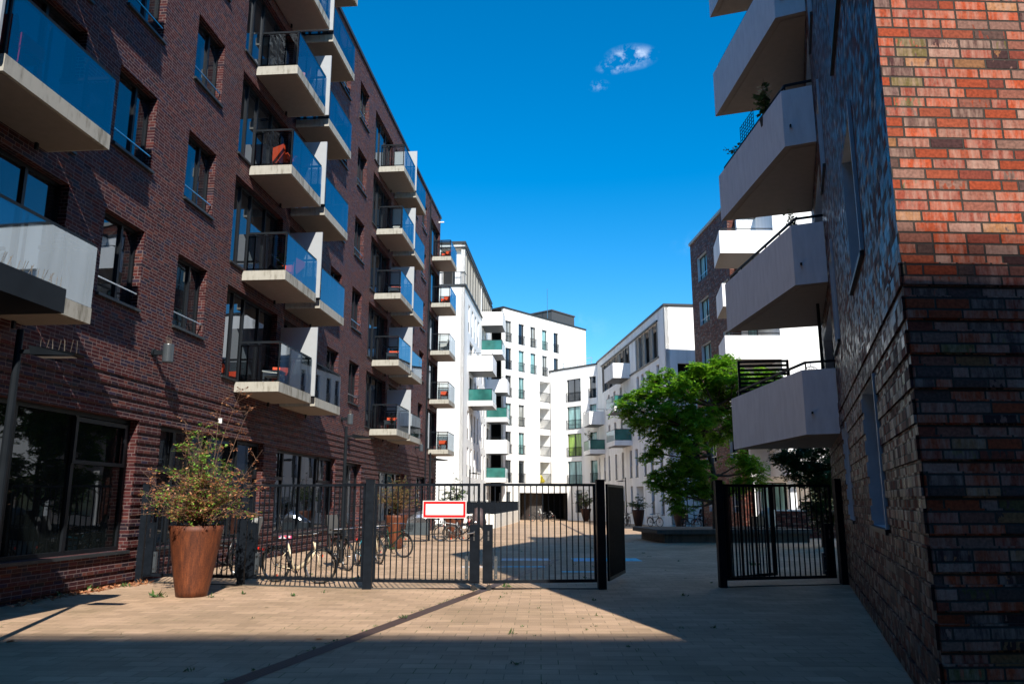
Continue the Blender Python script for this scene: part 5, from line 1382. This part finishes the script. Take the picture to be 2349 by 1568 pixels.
# covered pram behind the right gate
t = thing('pram', 'pram under a crumpled pale cloth behind the right gate', 'pram', (10.75, 35.0, .53), R(15))
t.location.z = 0.0; t.location = (11.6, 36.6, 0)
m = MB(); rr = random.Random(4)
m.lathe([(.30, .35), (.36, .6), (.40, .9), (.36, 1.15), (.22, 1.35), (.03, 1.42)], 18)
for i, v in enumerate(m.v): m.v[i] = (v[0] * (1 + .18 * math.sin(v[2] * 8 + v[1] * 9)), v[1] * (1 + .1 * math.sin(v[0] * 11)), v[2] + .05 * math.sin(v[0] * 8))
m.build('cloth', plain("pale_cloth", (.5, .44, .36), rough=.9, var=.15), t, smooth=True)
m = MB(); m.prism([(-.75, -.25), (-.28, -.28), (-.28, .28), (-.75, .25)], .55, 1.0); m.tube([(-.7, 0, .9), (-.95, 0, 1.1), (-1.0, 0, 1.15)], .02, 6); m.build('hood', black, t)
for p in ((-.6, .3, .17), (-.6, -.3, .17), (.3, .3, .17), (.3, -.3, .17)):
    m = MB(); m.ring((0, 0, 0), .15, .025, 'y', 20, 6); m.bar((-.12, 0, 0), (.12, 0, 0), .012); m.build('wheel', M_TYRE, t, p)
m = MB(); m.bar((-.6, .27, .17), (.3, .27, .6), .025); m.bar((.3, .27, .17), (-.4, .27, .6), .025); m.bar((-.6, -.27, .17), (.3, -.27, .6), .025); m.bar((.3, -.27, .17), (-.4, -.27, .6), .025); m.build('frame', M_METAL, t)

# ------------------------------------------------------------------ things on the balconies
def armchair(x, y, z, rz, label, mat=None):
    t = thing('armchair', label, 'chair', (x, y, z), rz, 'moulded plastic chairs on the left balconies')
    m = MB(); m.box(-.28, .28, -.24, .26, .36, .42); m.build('seat', mat or M_ORANGE, t)
    m = MB(); m.face([(-.30, .24, .36), (.30, .24, .36), (.27, .34, .86), (-.27, .34, .86)]); m.face([(-.30, .28, .36), (.30, .28, .36), (.27, .38, .86), (-.27, .38, .86)])
    m.face([(-.27, .34, .86), (.27, .34, .86), (.27, .38, .86), (-.27, .38, .86)]); m.build('backrest', mat or M_ORANGE, t)
    for s in (-1, 1):
        m = MB(); m.prism([(.27 * s, -.22), (.33 * s, -.22), (.33 * s, .27), (.27 * s, .27)], .40, .62); m.build('armrest', mat or M_ORANGE, t)
        for yy in (-.2, .24):
            m = MB(); m.bar((.28 * s, yy, .37), (.31 * s, yy * 1.1, 0), .05); m.build('leg', mat or M_ORANGE, t)
    return t
def side_table(x, y, z, label):
    t = thing('side_table', label, 'table', (x, y, z), 0, 'small white tables on the left balconies')
    m = MB(); m.box(-.26, .26, -.26, .26, .40, .44); m.build('table_top', M_WHITEP, t)
    m = MB(); m.box(-.24, .24, -.24, .24, .28, .395); m.build('drawer', M_WHITEP, t)
    for sx in (-1, 1):
        for sy in (-1, 1): m = MB(); m.box(.2 * sx, .24 * sx, .2 * sy, .24 * sy, 0, .28); m.build('leg', M_WHITEP, t)
zf = lambda k: 4.56 + 3.13 * k + .275
ra = R(90 - AZA)
def onb(u, off, k): x, y, z = A(u, off, zf(k)); return x, y, z
ordn = ['lowest', 'second', 'third', 'fourth', 'fifth']
for k, u0, st in ((0, 4.0, 'first'), (3, 4.0, 'first')):
    x, y, z = onb(u0 + 1.7, .62, k); armchair(x, y, z, ra + R(200), 'orange plastic armchair on the %s balcony of the first stack' % ordn[k])
x, y, z = onb(4.9, .75, 2); armchair(x, y, z, ra + R(60), 'large orange armchair on the third balcony of the first stack, back to the street')
x, y, z = onb(5.0, .70, 0); side_table(x, y, z, 'white side table on the lowest balcony of the first stack')
x, y, z = onb(5.9, .62, 1); armchair(x, y, z, ra + R(170), 'orange armchair behind blue glass on the second balcony of the first stack')
for k in range(4):
    if k == 3: x, y, z = onb(19.3, .8, k); side_table(x, y, z, 'white side table on the %s balcony of the second stack' % ordn[k]); continue
    x, y, z = onb(19.6, .68, k); armchair(x, y, z, ra + R(190), 'orange armchair on the %s balcony of the second stack' % ordn[k])
    x, y, z = onb(18.95, .75, k); side_table(x, y, z, 'white side table beside the chair on the %s balcony of the second stack' % ordn[k])
for k in range(5):
    x, y, z = onb(33.4, .75, k)
    if k == 2: armchair(x, y, z, ra + R(160), 'white shell chair on the third balcony of the last stack', M_WHITEP)
    else: armchair(x, y, z, ra + R(180 + 10 * k), 'orange armchair on the %s balcony of the last stack' % ordn[k])
x, y, z = onb(-6.1, .7, 1); armchair(x, y, z, ra + R(90), 'red armchair behind blue glass on the nearest balcony', plain("red_plastic", (.5, .02, .03), rough=.35, var=.05))

def lb_plant(u, off, k, h, lb_, sd):
    x, y, z = onb(u, off, k); POTS.append((x, y, z, h, lb_, sd))
POTS = []
lb_plant(4.35, .95, 1, .55, 'small green plant behind the railing of the second balcony of the first stack', 51)
lb_plant(8.2, .8, 1, .7, 'bushy plant on the second balcony right of the first divider', 52)
lb_plant(8.9, .85, 3, .6, 'plant behind blue glass high up right of the first divider', 53)
lb_plant(18.4, .95, 0, .5, 'small plant at the railing of the lowest balcony of the second stack', 54)
lb_plant(22.2, .8, 2, .7, 'tall plant on the third balcony right of the second divider', 55)
# plants and trellis on the right balconies
a = R(AZB)
def BW(u, off, z):
    b = R(19.5); return Vector((PB[0] + math.sin(b) * u - math.cos(b) * off, PB[1] + math.cos(b) * u + math.sin(b) * off, z))
def potplant(p, h, rad, n, size, label, seed, mat=L_GREEN):
    t = thing('potted_plant', label, 'potted plant', tuple(p)); rr = random.Random(seed)
    m = MB(); m.lathe([(.09, 0), (.12, .2)], 14, cap_top=True); m.build('pot', M_DKCONC, t)
    st = MB(); lf = MB(); lf.r = []
    for i in range(n):
        a_ = rr.uniform(0, 6.28); o = rad * rr.random(); hh = h * rr.uniform(.5, 1)
        pts = [(0, 0, .18), (math.cos(a_) * o * .5, math.sin(a_) * o * .5, .18 + hh * .6), (math.cos(a_) * o, math.sin(a_) * o, .18 + hh)]
        st.tube(pts, [.006, .005, .003], 4, cap=False)
        for _ in range(10): f = rr.uniform(.25, 1); leaves(lf, [(math.cos(a_) * o * f + rr.gauss(0, .03), math.sin(a_) * o * f + rr.gauss(0, .03), .18 + hh * f)], size, rr, elong=1.6)
    st.build('stem', M_TWIG, t); lf.build('foliage', mat, t)
potplant(BW(11.1, 1.02, 9.12 + 1.08), .95, .26, 16, .15, 'dark leafy plant climbing above the third right balcony', 31)
potplant(BW(13.2, 1.80, 9.12 + 1.08), .45, .35, 14, .09, 'small plant with pinkish flowers at the far end of the third right balcony', 32)
potplant(BW(10.4, .60, 6.04 + 1.1), .55, .2, 12, .06, 'thin grassy plant on the second right balcony', 33)
m = MB()
for i in range(9): m.bar((0, 0, i * .09), (1.0, 0, i * .09), .012)
for i in range(8): m.bar((i * .14, 0, 0), (i * .14, 0, .75), .012)
p = BW(11.8, 1.28, 10.3); o = m.build('trellis', M_METAL, None, tuple(p)); o.rotation_euler = (0, 0, R(92)); tag(o, 'black wire trellis between plants above the third right balcony', 'trellis')
t = thing('slatted_screen', 'dark slatted screen standing on the lowest right balcony', 'screen', tuple(BW(13.9, 2.05, 3.3)), R(-8))
m = MB()
for i in range(15): m.box(0, 1.15, 0, .03, .3 + i * .11, .36 + i * .11)
m.build('slats', M_METAL, t)
m = MB(); m.box(-.06, 0, -.01, .04, 0, 1.9); m.box(1.15, 1.21, -.01, .04, 0, 1.9); m.build('frame', M_METAL, t)
t = thing('bird_cage', 'small white wire bird cage above the lowest right balcony', 'bird cage', tuple(BW(10.55, .45, 4.26)))
m = MB()
for k in range(12):
    a_ = k * math.pi / 6; m.tube([(.17 * math.cos(a_) * c, .17 * math.sin(a_) * c, z) for c, z in ((1, 0), (1, .02), (.92, .07), (.65, .13), (.05, .17))], .0035, 4, cap=False)
for z, c in ((0, 1), (.07, .92), (.13, .65)): m.ring((0, 0, z), .17 * c, .004, 'z', 20, 4)
m.tube([(0, 0, .17), (0, 0, .26)], .008, 6); m.build('wires', M_WHITEP, t)
m = MB(); m.lathe([(.17, -.02), (.17, 0)], 20, cap_top=True); m.build('tray', M_METAL, t)
m = MB(); m.tube([(0, 0, 0), (0, 0, 1.75)], .035, 10); tag(m.build('downpipe', M_METAL, None, tuple(BW(11.4, .18, 4.2))), 'dark pole between the lowest and second right balconies', 'pole')
for (x, y, z, h, lb_, sd) in POTS: potplant((x, y, z), h, .25, 10, .09, lb_, sd)
# a yellow bundle in one of the loggias
pp = Matrix.Translation((WCp[0], WCp[1], 0)) @ Matrix.Rotation(R(90 - 40.97), 4, 'Z') @ Vector((7.0, .6, 3.72))
m = MB(); m.lathe([(.45, 0), (.5, .25), (.42, .6), (.25, .85), (.05, .95)], 14)
for i, v in enumerate(m.v): m.v[i] = (v[0] * (1 + .2 * math.sin(v[2] * 7 + v[1] * 5)), v[1] * .8, v[2])
tag(m.build('beach_bag', plain("yellow_cloth", (.75, .6, .03), rough=.8, var=.1), None, tuple(pp), smooth=True), 'yellow bundle in the lowest loggia of the rear white block', 'bag')
# plants on the far white balconies
potplant((9.45 - 1.2, 83.9, 8.0), .9, .6, 10, .18, 'green bush on the far teal balcony in the yard corner', 41)
m = MB()
m.box(0, .09, -.03, 0, 0, .13); tag(m.build('wall_sensor', M_WHITEP, None, A(3.1, .07, 3.62)), 'small white box on the brick above the second shop window', 'sensor')

# ------------------------------------------------------------------ litter, weeds
rr = random.Random(9)
lf = MB(); lf.r = []
for i in range(420):
    t_ = rr.random() ** .8; x0, y0, _ = A(-4.0 + 4.0 * t_, .08 + abs(rr.gauss(0, .10)) + (.25 * rr.random() if t_ > .8 else 0), 0)
    leaves(lf, [(x0, y0, rr.uniform(.004, .035))], .075, rr, elong=1.5, flat=.4)
tag(lf.build('fallen_leaves', L_DRY), 'dry fallen leaves heaped along the foot of the left brick wall', 'leaves', kind='stuff')
wd = MB(); wd.r = []
def tuft(x, y, n, s):
    for _ in range(n):
        leaves(wd, [(x + rr.gauss(0, s * .5), y + rr.gauss(0, s * .35), .004)], s * rr.uniform(.6, 1.4), rr, elong=3.2, flat=.25, droop=-.7)
for i in range(150):
    y = rr.uniform(7, 34); x = rr.uniform(-7.4 + .08 * (y - 17), 3.2 if y < 16 else 5); k = rr.random()
    tuft(x, y, 5 + int(8 * k * k), .02 + .04 * k * k)
for (x, y, n, s) in ((-6.2, 14.45, 30, .12), (-4.9, 14.9, 20, .06), (-5.3, 14.4, 14, .06), (-3.9, 14.6, 22, .06), (-7.9, 15.4, 22, .12), (-8.05, 14.6, 20, .13), (-7.7, 16.2, 20, .09), (-.1, 16.1, 25, .09), (-3.3, 17.8, 16, .1), (-4.2, 28.6, 40, .1), (6.4, 21.5, 30, .12), (-.1, 14.9, 10, .05)): tuft(x, y, n, s)
for i in range(60):
    t_ = rr.random(); tuft(-3.05 + 2.53 * t_ - .12, 6 + 9.7 * t_, 5, .03)
tag(wd.build('weeds', L_GREEN), 'small green weeds in the paving joints', 'weeds', kind='stuff')
for (x, y, lb) in ((-2.35, 10.2, 'curled brown leaf lying alone on the paving left of the drain'), (1.0, 11.9, 'single green leaf lying on the paving right of the drain'), (-6.05, 9.9, 'dark brown leaf at the lower left of the forecourt')):
    m = MB(); m.r = []; leaves(m, [(x, y, .012)], .16, rr, elong=1.7, flat=.15); tag(m.build('fallen_leaf', L_DRY if 'brown' in lb else L_GREEN), lb, 'leaf')
